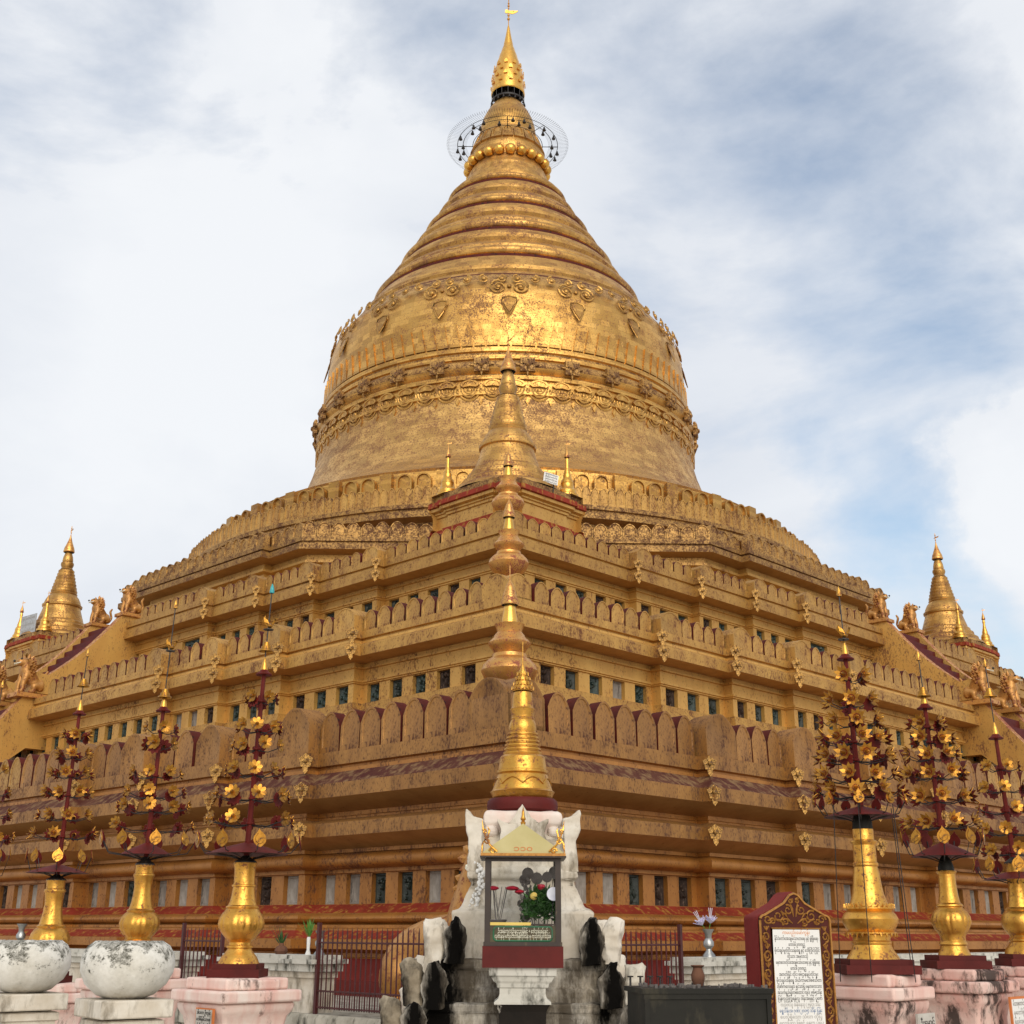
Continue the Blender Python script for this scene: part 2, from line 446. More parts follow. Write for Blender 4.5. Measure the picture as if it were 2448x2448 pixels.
M_grime = paint_mat('grimy_brown_plaster', rgb('#9a8e7a'), rgb('#6e6250'), rgb('#1e1914'), 4, .92, (.44, .60), 4, .5)
M_step = soot_mat('smoke_blackened_plaster', (.64, .16), .95)
M_bud = soot_mat('smoke_blackened_bud', (.01, .075), .34)
M_stone = paint_mat('rubble_stone', rgb('#b4aea0'), rgb('#8c877a'), rgb('#4c4a40'), 4, .9, (.52, .66), 7, .6)
M_ground = paint_mat('paving_stone', rgb('#d6cfc4'), rgb('#c8c0b4'), rgb('#9c968c'), .8, .8, (.55, .7), 2.0, .2, False)
M_iron = paint_mat('dark_iron', rgb('#1c1816'), rgb('#2a2420'), rgb('#4a3a2c'), 5, .5, (.6, .7), 12, .15)
M_soaked = paint_mat('greasy_black_metal', rgb('#15140f'), rgb('#211f19'), rgb('#3c372a'), 3, .58, (.55, .72), 5, .3)
M_fence = paint_mat('maroon_fence_iron', rgb('#4a1c1c'), rgb('#3a1614'), rgb('#241210'), 6, .5, (.6, .7), 15, .1)
M_silver = paint_mat('dull_silver', rgb('#a8a8a4'), rgb('#8a8a88'), rgb('#5c5c58'), 8, .35, (.62, .72), 20, .1, metal=.85)
M_clay = paint_mat('fired_clay', rgb('#6c4a38'), rgb('#5a3c2e'), rgb('#3a2a22'), 10, .8, (.6, .7), 20)
M_wood = paint_mat('dark_brown_wood', rgb('#33251a'), rgb('#261a12'), rgb('#50402a'), 6, .5, (.6, .7), 18, .1)
M_gable = paint_mat('cream_paint', rgb('#b8ac7c'), rgb('#aea270'), rgb('#8e8256'), 4, .6, (.68, .76), 14, .05)
M_yellow = paint_mat('yellow_board', rgb('#d2b968'), rgb('#c6aa58'), None, 4, .6)
M_olive = paint_mat('olive_brown_board', rgb('#4a4322'), rgb('#3a3018'), rgb('#5e4a22'), 6, .5, (.6, .7), 12, .05)
M_green = paint_mat('green_paint', rgb('#2c6a48'), rgb('#235a3c'), None, 5, .5)
M_leafg = paint_mat('dark_green_leaf', rgb('#23401c'), rgb('#31541f'), rgb('#16280f'), 20, .5, (.6, .7), 40, .1)
M_leafy = paint_mat('fresh_green_leaf', rgb('#5c8a34'), rgb('#47742a'), None, 20, .5)
M_petal = paint_mat('lavender_paper', rgb('#b8b0d4'), rgb('#d0ccdf'), None, 20, .8)
M_paper = paint_mat('white_paper', rgb('#dcdce4'), rgb('#cfcfdc'), None, 10, .8)
M_rose = paint_mat('red_petal', rgb('#8c1828'), rgb('#a82034'), None, 10, .5)
M_grey = paint_mat('grey_fan', rgb('#6a6460'), rgb('#5a5450'), None, 8, .8)
M_sign = paint_mat('white_sign_board', rgb('#dcdad6'), rgb('#d0cec8'), None, 2, .7)
M_greysign = paint_mat('grey_back_board', rgb('#a9abad'), rgb('#989a9c'), None, 2, .6)
M_marble = paint_mat('grey_marble_plate', rgb('#b9b4aa'), rgb('#a8a298'), rgb('#7c776c'), 6, .5, (.6, .7), 14)
M_carve = paint_mat('carved_red_ground', rgb('#4a1c14'), rgb('#3c160f'), None, 8, .6)
M_carveg = gold_mat('carved_gilding', rgb('#b8843e'), rgb('#a06c30'), rgb('#5a2c18'), .5, .5, 60, .35, 6, .4, bump=.2, bdist=.003)
M_stele = paint_mat('stele_red_paint', rgb('#7c2824'), rgb('#70221e'), rgb('#5a2024'), 4, .7, (.6, .7), 10)
M_ink = paint_mat('black_ink', rgb('#1c1a1a'), rgb('#262424'), None, 5, .8)
M_blueink = paint_mat('blue_ink', rgb('#4a6a94'), rgb('#3a5a84'), None, 5, .8)
M_faint = paint_mat('faded_ink', rgb('#8a8682'), rgb('#a09c96'), None, 5, .8)
M_orange = paint_mat('orange_ink', rgb('#d08850'), rgb('#c87c44'), None, 5, .8)
M_orangef = paint_mat('orange_frame', rgb('#c87844'), rgb('#b86a3a'), None, 5, .6)
M_lett = paint_mat('white_lettering', rgb('#dcd8c4'), rgb('#d0ccb6'), None, 5, .7)
M_teal = paint_mat('teal_glass', rgb('#3aa0a0'), rgb('#2c8a90'), None, 5, .2)
M_niches = [paint_mat('dark_glazed_plaque', rgb('#1f2622'), rgb('#2c332c'), rgb('#4a4a3e'), 7, .45, (.55, .68), 11, .5, False, .03),
            paint_mat('green_glazed_plaque', rgb('#2c3c36'), rgb('#26322f'), rgb('#4a584e'), 8, .4, (.55, .68), 12, .6, False, .03),
            paint_mat('grey_plaster_plaque', rgb('#8d857c'), rgb('#6e675f'), rgb('#3a352f'), 3, .85, (.55, .68), 6, .4, True, .02),
            paint_mat('brown_void_plaque', rgb('#3a2c24'), rgb('#2a211c'), rgb('#6e5a4c'), 5, .7, (.55, .68), 9, .5, False, .03),
            paint_mat('pale_plaster_plaque', rgb('#9c958c'), rgb('#80786e'), rgb('#4a443e'), 4, .85, (.62, .74), 7, .4, True, .02)]
t = NT('clear_glass'); t.set(Base_Color=(.95, .97, .96, 1), Roughness=.02, Transmission_Weight=1.0, IOR=1.1, Alpha=.35); M_glass = t.m

# ------------------------------------------------------------------ plan / sweep helpers
def offset(poly, d):
    n = len(poly); out = []
    for i in range(n):
        p0, p1, p2 = poly[i - 1], poly[i], poly[(i + 1) % n]
        e1 = Vector((p1[0] - p0[0], p1[1] - p0[1])).normalized(); e2 = Vector((p2[0] - p1[0], p2[1] - p1[1])).normalized()
        n1 = Vector((e1.y, -e1.x)); n2 = Vector((e2.y, -e2.x))
        m = n1 + n2
        k = d / max(.2, (1 + n1.dot(n2)))
        out.append((p1[0] + m.x * k, p1[1] + m.y * k))
    return out
def sweep(mb, poly, prof, mats, close_top=False):
    rings = []
    for d, z in prof:
        q = offset(poly, d); i = len(mb.v)
        for x, y in q: mb.v.append((x, y, z + EYE))
        rings.append(i)
    n = len(poly)
    for k in range(len(prof) - 1):
        for j in range(n):
            j2 = (j + 1) % n
            mb.face((rings[k] + j, rings[k] + j2, rings[k + 1] + j2, rings[k + 1] + j), mats[k])
    if close_top: mb.face([rings[0] + j for j in range(n)], mats[0])
def tier_plan(c, dist, step):
    """square with redents, counter-clockwise; vertices of the quadrant round the (+c,-c) corner turned four times"""
    right = [(c, -c)]
    for k, dd in enumerate(dist):
        right += [(c + k * step, -c + dd), (c + (k + 1) * step, -c + dd)]
    left = [(-y, -x) for x, y in right[1:]][::-1]
    quad = left + right
    out = []
    for r in range(4):
        a = r * pi / 2
        for x, y in quad:
            out.append((x * cos(a) - y * sin(a), x * sin(a) + y * cos(a)))
    return out

# ------------------------------------------------------------------ ground and platform
g = MB(); g.quad((-400, -400, 0), (400, -400, 0), (400, 600, 0), (-400, 600, 0))
struct('ground', g, M_ground)

PX, PY = -0.3, 50.0
RZ = radians(-45 + 0.5386)
MP = Matrix.Translation((PX, PY, 0)) @ Matrix.Rotation(RZ, 4, 'Z')
def P(x, y, z=0.0):           # pagoda-aligned plan (x: right face outward, -y: left face outward) to world
    return MP @ Vector((x, y, z))

pl = MB()
A = 25.25
sq = [(A, -A), (A, A), (-A, A), (-A, -A)]
sq = [(A, -A), (A, A), (-A, A), (-A, -A)]
sweep(pl, sq, [(-3.4, -.96), (0, -.97), (.03, -1.02), (.03, -1.2), (-.03, -1.22), (-.03, -1.72)], [0, 0, 0, 0, 0])
o = struct('stone_platform', pl, M_stone); o.matrix_world = MP

# ------------------------------------------------------------------ the pagoda
pag = thing('pagoda', 'huge gilded bell shaped pagoda rising in terraces with a gold spire', 'pagoda', (PX, PY, 0), RZ)

TIERS = []
def tier(name, c, dist, step, prof, mats, matlist, winband, nwin_first, nwin, wplane, walltop_mat):
    poly = tier_plan(c, dist, step)
    mb = MB()
    sweep(mb, poly, prof, mats)
    # wall band with openings: piers flush with the wall plane, plaques sunk behind
    zt, zb = winband
    wall = offset(poly, wplane); back = .12
    wins = []
    n = len(wall)
    for i in range(n):
        p, q = Vector(wall[i]), Vector(wall[(i + 1) % n])
        L = (q - p).length; e = (q - p) / L; nm = Vector((e.y, -e.x))
        if L < .8: k = 0
        elif L > 10: k = int(L / .72)
        elif L > 4: k = nwin_first
        else: k = nwin
        def pt(s, d, z): w = p + e * s + nm * d; return (w.x, w.y, z + EYE)
        edges = [0.0]
        if k:
            per = L / k; ww = per * .54
            for j in range(k):
                s0 = per * (j + .5) - ww / 2
                edges += [s0, s0 + ww]
                wins.append((p + e * (per * (j + .5)) - nm * (back - .025), atan2(nm.x, -nm.y), ww, L))
        edges.append(L)
        for j in range(0, len(edges), 2):
            s0, s1 = edges[j], edges[j + 1]
            mb.quad(pt(s0, 0, zb), pt(s1, 0, zb), pt(s1, 0, zt), pt(s0, 0, zt), walltop_mat)
            if j > 0: mb.quad(pt(s0, -back, zb), pt(s0, 0, zb), pt(s0, 0, zt), pt(s0, -back, zt), walltop_mat)
            if j + 2 < len(edges): mb.quad(pt(s1, 0, zb), pt(s1, -back, zb), pt(s1, -back, zt), pt(s1, 0, zt), walltop_mat)
    mb.build(name, matlist, pag)
    return poly, wins

ML = [M_wall, M_fascia, M_soffit, M_red, M_purple, M_redbase, M_wall1, M_fascia1]
W, FA, SO, RD, PU, RB, W1, F1 = range(8)
def wprof(d, zt, zb): return [(d, zt), (d - .12, zt), (d - .12, zb), (d, zb)]

p3 = [(-9, 8.78), (-.3, 8.78), (.02, 8.80), (.02, 8.63), (-.05, 8.62), (-.05, 8.585), (0, 8.575), (.0, 8.53), (.06, 8.49), (.06, 8.28), (-.39, 8.255), (-.39, 8.20), (-.36, 8.19), (-.36, 8.16), (-.40, 8.15), (-.40, 8.01), (-.34, 7.99), (-.34, 7.945), (-.37, 7.93), (-.37, 7.90), (-.40, 7.89)] + wprof(-.40, 7.88, 7.48) + [(-.34, 7.46), (-.34, 7.38), (-.2, 7.2), (-.2, 6.1)]
m3 = [W, W, FA, W, W, W, FA, FA, FA, SO, W, W, W, W, W, W, W, W, W, W, W, W, W, W, W, W, FA, W, W]
poly3, win3 = tier('upper_terrace', 16.25, (4.35, 6.65, 8.75, 10.85), .25, p3, m3, ML, (7.88, 7.48), 6, 3, -.40, W)
p2 = [(-3.6, 6.12), (-.35, 6.12), (.02, 6.15), (.02, 5.99), (-.06, 5.98), (-.06, 5.94), (0, 5.93), (0, 5.88), (.06, 5.86), (.12, 5.80), (.12, 5.58), (-.41, 5.555), (-.41, 5.48), (-.37, 5.47), (-.37, 5.43), (-.42, 5.42), (-.42, 5.20), (-.35, 5.18), (-.35, 5.135), (-.38, 5.12), (-.38, 5.10), (-.42, 5.09)] + wprof(-.42, 5.08, 4.69) + [(-.34, 4.67), (-.34, 4.58), (-.2, 4.4), (-.15, 3.05)]
m2 = [W, W, FA, W, W, W, W, W, FA, FA, SO, W, W, W, W, W, W, W, W, W, W, W, W, W, W, W, FA, FA, W, W]
poly2, win2 = tier('middle_terrace', 18.83, (4.45, 6.8, 8.95, 11.05), .25, p2, m2, ML, (5.08, 4.69), 6, 3, -.42, W)
p1 = [(-3.6, 3.05), (-.4, 3.05), (.03, 3.08), (.03, 2.84), (-.05, 2.82), (-.05, 2.78), (0, 2.77), (0, 2.71), (.3, 2.49), (.32, 2.47), (.32, 2.23), (-.28, 2.04), (-.28, 1.97), (-.24, 1.95), (-.24, 1.90), (.02, 1.88), (.24, 1.80), (.24, 1.575), (-.28, 1.39), (-.28, 1.33)]
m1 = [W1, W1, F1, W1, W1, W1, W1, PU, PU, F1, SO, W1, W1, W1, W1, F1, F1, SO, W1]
for k in range(9):
    a = pi / 2 - pi * k / 8
    p1.append((-.30 + .17 * cos(a), 1.19 + .13 * sin(a))); m1.append(W1)
p1 += [(-.38, 1.05), (-.38, .99), (-.45, .98)] + wprof(-.45, .97, .465)
m1 += [W1] * 7
p1 += [(-.45, .46), (-.2, .31)]
m1 += [W1, RD]
for k in range(7):
    a = pi / 2 - pi * k / 6
    p1.append((-.14 + .12 * cos(a), .215 + .075 * sin(a))); m1.append(W1)
p1 += [(-.12, .12), (-.02, .11), (-.02, .07), (.1, .05), (.1, .02), (.34, -.11), (.42, -.12), (.42, -.27), (.22, -.33), (.22, -.39), (.34, -.41), (.62, -.71), (.7, -.73), (.7, -1.65)]
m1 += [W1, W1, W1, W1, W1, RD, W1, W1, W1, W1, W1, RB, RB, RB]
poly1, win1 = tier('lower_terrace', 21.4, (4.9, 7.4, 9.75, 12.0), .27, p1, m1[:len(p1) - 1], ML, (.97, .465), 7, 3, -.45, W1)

# octagonal terrace
a4, t4, st = 14.1, 5.35, .3
oct_ = [(a4, -t4), (a4, -t4 + 1.6), (a4 + st, -t4 + 1.6), (a4 + st, t4 - 1.6), (a4, t4 - 1.6), (a4, t4)]
poly4 = []
for r in range(4):
    a = r * pi / 2
    poly4 += [(x * cos(a) - y * sin(a), x * sin(a) + y * cos(a)) for x, y in oct_]
mb = MB()
sweep(mb, poly4, [(-4, 11.3), (-.4, 11.3), (.02, 11.33), (.02, 11.2), (-.05, 11.19), (-.05, 11.13), (.1, 11.1), (.1, 10.92), (-.35, 10.86), (-.35, 10.7), (-.25, 10.68), (-.25, 10.6), (-.4, 10.55), (-.4, 10.0), (-.2, 9.9), (-.2, 8.75)], [1, 1, 1, 1, 1, 1, 1, 2, 0, 0, 0, 0, 0, 0, 0])
mb.build('octagonal_terrace', [M_wall, M_worn, M_soffit], pag)

# round terrace, ledge, bell, cone, lotus, bud : lathes about the axis (z measured from the eye)
def prof(L): return [(r, z + EYE) for r, z in L]
NL = 160
rt = MB()
rt.lathe(prof([(11.2, 14.3), (11.5, 14.28), (11.75, 14.25), (11.75, 14.15), (11.85, 14.1), (11.85, 13.72), (12.0, 13.66), (12.4, 13.5), (12.4, 12.86), (12.78, 12.86), (12.78, 12.72), (12.7, 12.7), (12.7, 12.6), (12.95, 12.55), (12.95, 12.36), (12.55, 12.28), (12.55, 12.1), (12.7, 12.05), (12.7, 11.3)]), NL, mats=[0, 0, 0, 0, 0, 0, 0, 0, 0, 1, 1, 1, 1, 1, 2, 1, 1, 1])
rt.build('round_terrace', [M_leaf, M_worn, M_soffit], pag)
bell = MB()
def ring_prof(L):
    return prof(L)
bell.lathe(prof([(11.2, 14.55), (11.25, 14.62), (10.9, 14.75), (10.2, 15.1), (9.0, 15.75), (8.62, 16.2), (8.38, 16.7), (8.1, 17.5), (7.95, 18.1), (7.92, 18.5), (7.90, 18.62), (7.98, 18.66), (7.98, 18.78), (7.88, 18.8), (7.86, 19.25), (7.96, 19.28), (7.98, 19.42), (7.84, 19.46),
    (7.84, 19.52), (7.93, 19.60), (8.02, 19.72), (8.04, 19.82), (8.0, 19.95), (7.9, 20.03), (7.8, 20.06), (7.82, 20.1), (7.9, 20.13), (7.9, 20.28), (7.78, 20.32), (7.78, 20.42), (7.86, 20.46), (7.86, 20.62), (7.72, 20.66),
    (7.74, 20.9), (7.72, 21.6), (7.66, 22.4), (7.58, 23.0), (7.45, 23.45), (7.25, 23.78), (7.05, 24.02), (6.95, 24.16), (6.82, 24.28), (6.75, 24.30)]), NL,
    mats=[3] * 9 + [0, 0, 0, 0, 0, 0, 0, 0, 1, 0, 0, 1, 1, 1, 0, 0, 0, 0, 0, 1, 0, 0, 2] + [0] * 6 + [1, 1, 2, 2])
bell.lathe(prof([(11.2, 14.55), (11.3, 14.5), (11.3, 14.3), (11.2, 14.3)]), NL)
bell_o = bell.build('bell', [M_leaf, M_worn, M_gap, M_lowbell], pag, angle=30)
cone = MB()
cp = [(6.75, 24.30), (6.62, 24.5)]
knots = [(6.5, 24.75), (5.8, 25.95), (5.2, 26.95), (4.68, 27.85), (4.15, 28.8), (3.62, 29.7), (3.1, 30.65), (2.62, 31.5)]
cm = [1, 0]
for k, (r, z) in enumerate(knots):
    if k % 2 == 1 or k == len(knots) - 1:      # heavy roll
        h = .20 if k < 5 else .16
        cp += [(r + .20, z - h - .22), (r + .10, z - h - .20), (r + .08, z - h - .03), (r - .0, z - h)]; cm += [0, 0, 1, 0]
        for q in range(7):
            a = -pi / 2 + pi * q / 6
            cp.append((r - .02 + .13 * cos(a), z + (h - .03) * sin(a))); cm.append(0)
        cp += [(r - .08, z + h), (r - .10, z + h + .14), (r - .16, z + h + .16)]; cm += [1, 0, 0]
    else:
        cp += [(r + .14, z - .32), (r + .02, z - .30), (r + .12, z - .12), (r + .05, z - .10), (r + .0, z + .12), (r - .12, z + .14), (r - .14, z + .2)]; cm += [0, 0, 0, 0, 0, 1, 0]
cp += [(2.35, 31.85), (2.1, 32.1), (2.05, 32.35), (1.88, 32.6), (1.85, 32.8)]; cm += [1, 0, 0, 0, 0]
cone.lathe(prof(cp), 120, mats=cm[1:] + [0])
cone.build('ringed_cone', [M_cone, M_gap], pag, angle=30)
lot = MB()
lot.lathe(prof([(1.85, 32.8), (1.78, 33.0), (1.62, 33.3), (1.66, 33.55), (1.72, 33.75), (1.70, 34.0), (1.64, 34.2), (1.66, 34.22), (1.52, 34.7), (1.36, 35.02), (1.3, 35.1)]), 72)
for k in range(20):                       # upright lotus petals
    a = 2 * pi * (k + .5) / 20
    mb = MB()
    pts = [(-.235, 0), (.235, 0), (.235, .55), (.17, .72), (0, .86), (-.17, .72), (-.235, .55)]
    mb.prism(pts, -.03, .06, inset=(.72, .04))
    lot.add(mb, Matrix.Translation((1.70 * cos(a), 1.70 * sin(a), 34.18 + EYE)) @ Matrix.Rotation(a + pi / 2, 4, 'Z') @ Matrix.Rotation(radians(-19), 4, 'X'))
lot.build('lotus_band', [M_cone], pag)
bead = MB(); bead.sphere((0, 0, 0), .245, 16, 10)
bead_me = bead.mesh('bead', [M_bright])
for k in range(22):
    a = 2 * pi * (k + .5) / 22
    link('bead', bead_me, pag, (1.80 * cos(a), 1.80 * sin(a), 33.42 + EYE))
bud = MB()
bud.lathe(prof([(1.3, 35.05), (1.32, 35.3), (1.27, 35.7), (1.16, 36.1), (.98, 36.5), (.74, 36.9), (.5, 37.15), (.3, 37.35), (.26, 38.2)]), 48, mats=[0, 0, 0, 0, 0, 0, 1, 1])
bud.build('banana_bud', [M_leaf, M_iron], pag)
# crowning umbrella
um = MB()
um.lathe(prof([(.765, 37.55), (.80, 37.6), (.78, 37.9), (.74, 38.3), (.69, 38.7), (.62, 39.05), (.60, 39.06), (.52, 39.45), (.50, 39.46), (.41, 39.85), (.39, 39.86), (.30, 40.2), (.24, 40.36), (.22, 40.5), (.13, 41.0), (.07, 41.4), (.03, 41.6)]), 40)
um.lathe(prof([(.765, 37.55), (.72, 37.6), (.66, 38.6), (.3, 39.2)]), 40, mat=1)
for k in range(10):
    for lv in range(4):
        a = 2 * pi * (k + .5 * (lv % 2)) / 10; r, z = [(.81, 37.95), (.775, 38.3), (.73, 38.65), (.655, 39.0)][lv]
        um.add(MB().prism([(-.09, 0), (.09, 0), (.07, .13), (0, .2), (-.07, .13)], -.02, .02), Matrix.Translation((r * cos(a), r * sin(a), z + EYE)) @ Matrix.Rotation(a + pi / 2, 4, 'Z'))
umb = um.build('crown_umbrella', [M_bright, M_iron], pag)
fr = MB()
fr.lathe(prof([(.74, 37.1), (.78, 37.12), (.78, 37.2), (.74, 37.22), (.74, 37.1)]), 32)
for k in range(16):
    a = 2 * pi * k / 16; fr.tube([(.76 * cos(a), .76 * sin(a), 37.15 + EYE), (.77 * cos(a), .77 * sin(a), 37.6 + EYE)], .014, 4)
    fr.tube([(.76 * cos(a), .76 * sin(a), 37.2 + EYE), (.3 * cos(a), .3 * sin(a), 37.3 + EYE)], .014, 4)
fr.build('fringe_ring', [M_iron], umb)
sb = MB(); sb.lathe([(0, .1), (.02, .09), (.035, .03), (.05, -.05), (.055, -.06), (0, -.06)], 8); sb.tube([(0, 0, .09), (0, 0, .2)], .006, 4)
sb_me = sb.mesh('small_bell', [M_iron])
for k in range(18):
    a = 2 * pi * k / 18; link('small_bell', sb_me, umb, (.79 * cos(a), .79 * sin(a), 37.0 + EYE))
    if k % 2: link('small_bell', sb_me, umb, (.5 * cos(a), .5 * sin(a), 37.45 + EYE))
va = MB()
va.tube([(0, 0, 41.5 + EYE), (0, 0, 43.6 + EYE)], .022, 6)
for z, r in ((41.98, .075), (42.2, .065), (42.75, .06), (42.62, .04), (42.9, .05), (43.15, .045)): va.sphere((0, 0, z + EYE), r, 10, 8)
va_o = va.build('spire_rod', [M_urn], pag)
vn = MB()
vn.prism([(-.17, -.06), (-.1, -.1), (.02, -.09), (.16, -.14), (.3, -.1), (.44, .0), (.47, .05), (.36, .04), (.2, .06), (.02, .04), (-.04, .1), (-.12, .12), (-.17, .06)], -.02, .02)
vn.build('weather_vane', [M_bright], va_o, (0, 0, 42.42 + EYE), (0, 0, -RZ))

# wire wheel hung with bells
wh = MB()
zz = 34.75 + EYE
for R in (2.33, 2.07, 1.62):
    wh.tube([(R * cos(2 * pi * k / 64), R * sin(2 * pi * k / 64), zz) for k in range(65)], .016, 4, cap=False)
for k in range(8):
    a = 2 * pi * k / 8 - RZ; wh.tube([(1.5 * cos(a), 1.5 * sin(a), zz), (2.33 * cos(a), 2.33 * sin(a), zz)], .02, 4)
for k in range(150):
    a = 2 * pi * k / 150; wh.tube([(1.9 * cos(a), 1.9 * sin(a), zz), (2.84 * cos(a), 2.84 * sin(a), zz + .02)], .005, 3, cap=False)
    wh.tube([(2.72 * cos(a - .008), 2.72 * sin(a - .008), zz - .02), (2.84 * cos(a), 2.84 * sin(a), zz + .06)], .005, 3, cap=False)
wheel = wh.build('wire_wheel', [M_iron], pag)
hb = MB(); hb.lathe([(0, .02), (.03, .0), (.05, -.08), (.085, -.17), (.085, -.19), (0, -.19)], 8); hb.tube([(0, 0, 0), (0, 0, .09)], .01, 4)
hb_me = hb.mesh('hanging_bell', [M_iron])
for k in range(32):
    a = 2 * pi * k / 32 + .1 * sin(k * 5); R = (2.33, 2.07)[k % 2]
    link('hanging_bell', hb_me, wheel, (R * cos(a), R * sin(a), zz - .08))

# bell ornaments -------------------------------------------------------------
flo = MB()
for k in range(4):
    flo.add(MB().prism([(0, 0), (.1, .05), (.13, .16), (0, .3), (-.13, .16), (-.1, .05)], -.12, .0, inset=(.7, -.02)), Matrix.Rotation(pi / 4 + k * pi / 2, 4, 'Y'))
    flo.add(MB().prism([(0, 0), (.06, .1), (0, .34), (-.06, .1)], -.08, .0), Matrix.Rotation(k * pi / 2, 4, 'Y'))
flo.sphere((0, -.12, 0), .09, 10, 8)
flo_me = flo.mesh('floret', [M_worn])
for k in range(30):
    a = 2 * pi * k / 30 - RZ
    if sin(a + RZ) > .35: continue
    link('floret', flo_me, pag, (8.0 * cos(a), 8.0 * sin(a), 19.8 + EYE), (0, 0, a + pi / 2), (1.3, 1.3, 1.3))
ga = MB(); unit = MB()                       # hanging garland of scallops
for rr in (.40, .29, .18):
    unit.tube([(rr * cos(q), -.05 - .05 * (rr < .35), rr * 1.0 * sin(q)) for q in [pi + pi * j / 8 for j in range(9)]], .034, 5)
unit.sphere((0, -.06, -.06), .09, 8, 6)
unit.add(MB().prism([(0, -.08), (.08, .05), (0, .2), (-.08, .05)], -.1, 0), Matrix.Translation((.42, 0, -.48)))
unit.add(MB().prism([(-.38, .02), (-.25, -.05), (0, -.02), (.25, -.05), (.38, .02), (.25, .14), (0, .2), (-.25, .14)], -.10, 0, inset=(.7, .04)), Matrix.Translation((0, 0, .1)))
unit.sphere((.42, -.06, -.12), .07, 8, 6)
for k in range(58):
    a = 2 * pi * k / 58 - RZ
    if sin(a + RZ) > .35: continue
    ga.add(unit, Matrix.Translation((7.9 * cos(a), 7.9 * sin(a), 18.92 + EYE)) @ Matrix.Rotation(a + pi / 2, 4, 'Z') @ Matrix.Diagonal((1.0, .7, 1.2, 1)))
ga.build('scallop_garland', [M_leaf], bell_o)
cu = MB()
def spiral(cx, cz, s, flip):
    m = MB(); pts = []
    for j in range(22):
        q = j / 21; r = s * (1 - .72 * q); an = pi / 2 + flip * 2 * pi * 1.55 * q
        pts.append((cx + r * cos(an), -.05, cz + r * sin(an)))
    m.tube(pts, [.045 * (1 - .4 * j / 21) for j in range(22)], 5)
    m.sphere((cx, -.06, cz), .1, 8, 6)
    return m
cu.add(spiral(-.42, 0, .34, 1)); cu.add(spiral(.42, 0, .34, -1)); cu.sphere((0, -.05, .05), .09, 8, 6)
cu.add(spiral(-.3, .42, .2, -1)); cu.add(spiral(.3, .42, .2, 1)); cu.add(spiral(-.98, .4, .2, 1)); cu.add(spiral(.98, .4, .2, -1))
dia = [(0, -1.32), (.17, -1.0), (.29, -.7), (.26, -.5), (0, -.42), (-.26, -.5), (-.29, -.7), (-.17, -1.0)]
cu.tube([(x, .02, z) for x, z in dia + dia[:1]], .032, 4)
cu.add(MB().prism([(x * .8, z * .8 - .17) for x, z in dia], -.0, .05))
cu.v = [(x_, y_ * .6, z_) for x_, y_, z_ in cu.v]
cu_me = cu.mesh('scroll_ornament', [M_leaf])
for k in range(18):
    a = 2 * pi * (k + .5) / 18 - RZ + .02
    if sin(a + RZ) > .35: continue
    link('scroll_ornament', cu_me, bell_o, (7.52 * cos(a), 7.52 * sin(a), 23.28 + EYE), Euler((radians(-14), 0, a + pi / 2)))
tr = MB()
for k in range(104):
    a = 2 * pi * k / 104 - RZ
    if sin(a + RZ) > .35: continue
    tr.add(MB().prism([(-.2, 0), (.2, 0), (.2, .04), (.015, .98), (-.015, .98), (-.2, .04)], -.075, .06), Matrix.Translation((7.725 * cos(a), 7.725 * sin(a), 20.72 + EYE)) @ Matrix.Rotation(a + pi / 2, 4, 'Z') @ Matrix.Rotation(radians(-1.5), 4, 'X'))
tr.build('wedge_frieze', [M_leaf], bell_o)

# arched niches and merlons of the round terrace
arch = MB()
for k in range(116):
    a = 2 * pi * k / 116 - RZ
    if sin(a + RZ) > .45: continue
    pts = [(-.27, 0)] + [(.27 * cos(pi - pi * j / 8) , .3 + .26 * sin(pi * j / 8)) for j in range(9)] + [(.27, 0)]
    if k % 3: arch.add(MB().prism(pts, -.08, .1, inset=(.76, .07)), Matrix.Translation((11.98 * cos(a), 11.98 * sin(a), 13.62 + EYE)) @ Matrix.Rotation(a + pi / 2, 4, 'Z'))
    else: arch.add(MB().box((0, .02, .3), (.42, .2, .62)), Matrix.Translation((11.98 * cos(a), 11.98 * sin(a), 13.62 + EYE)) @ Matrix.Rotation(a + pi / 2, 4, 'Z'))
arch.build('arched_niche_band', [M_leaf], pag)
def merlon_pts(w, h, point=.5):
    """bell-arched outline"""
    p = [(-w / 2, 0), (-w / 2, h * .62)]
    for j in range(1, 8):
        q = j / 8; x = -w / 2 + w * q
        p.append((x, h * .62 + h * .38 * (1 - abs(2 * q - 1) ** 2.1)))
    return p + [(w / 2, h * .62), (w / 2, 0)]
rim = MB(); rr_ = random.Random(3)
for k in range(280):
    a = 2 * pi * k / 280
    if sin(a + RZ) > .45: continue
    h = .62 + rr_.uniform(-.05, .05)
    rim.add(MB().prism(merlon_pts(.275, h), -.06, .14, 0, 1, inset=(.8, .02)), Matrix.Translation((12.68 * cos(a), 12.68 * sin(a), 12.86 + EYE)) @ Matrix.Rotation(a + pi / 2, 4, 'Z'))
o = rim.build('rim_parapet', [M_fascia, M_worn], pag); o['kind'] = 'stuff'
rim = MB()
n = len(poly4)
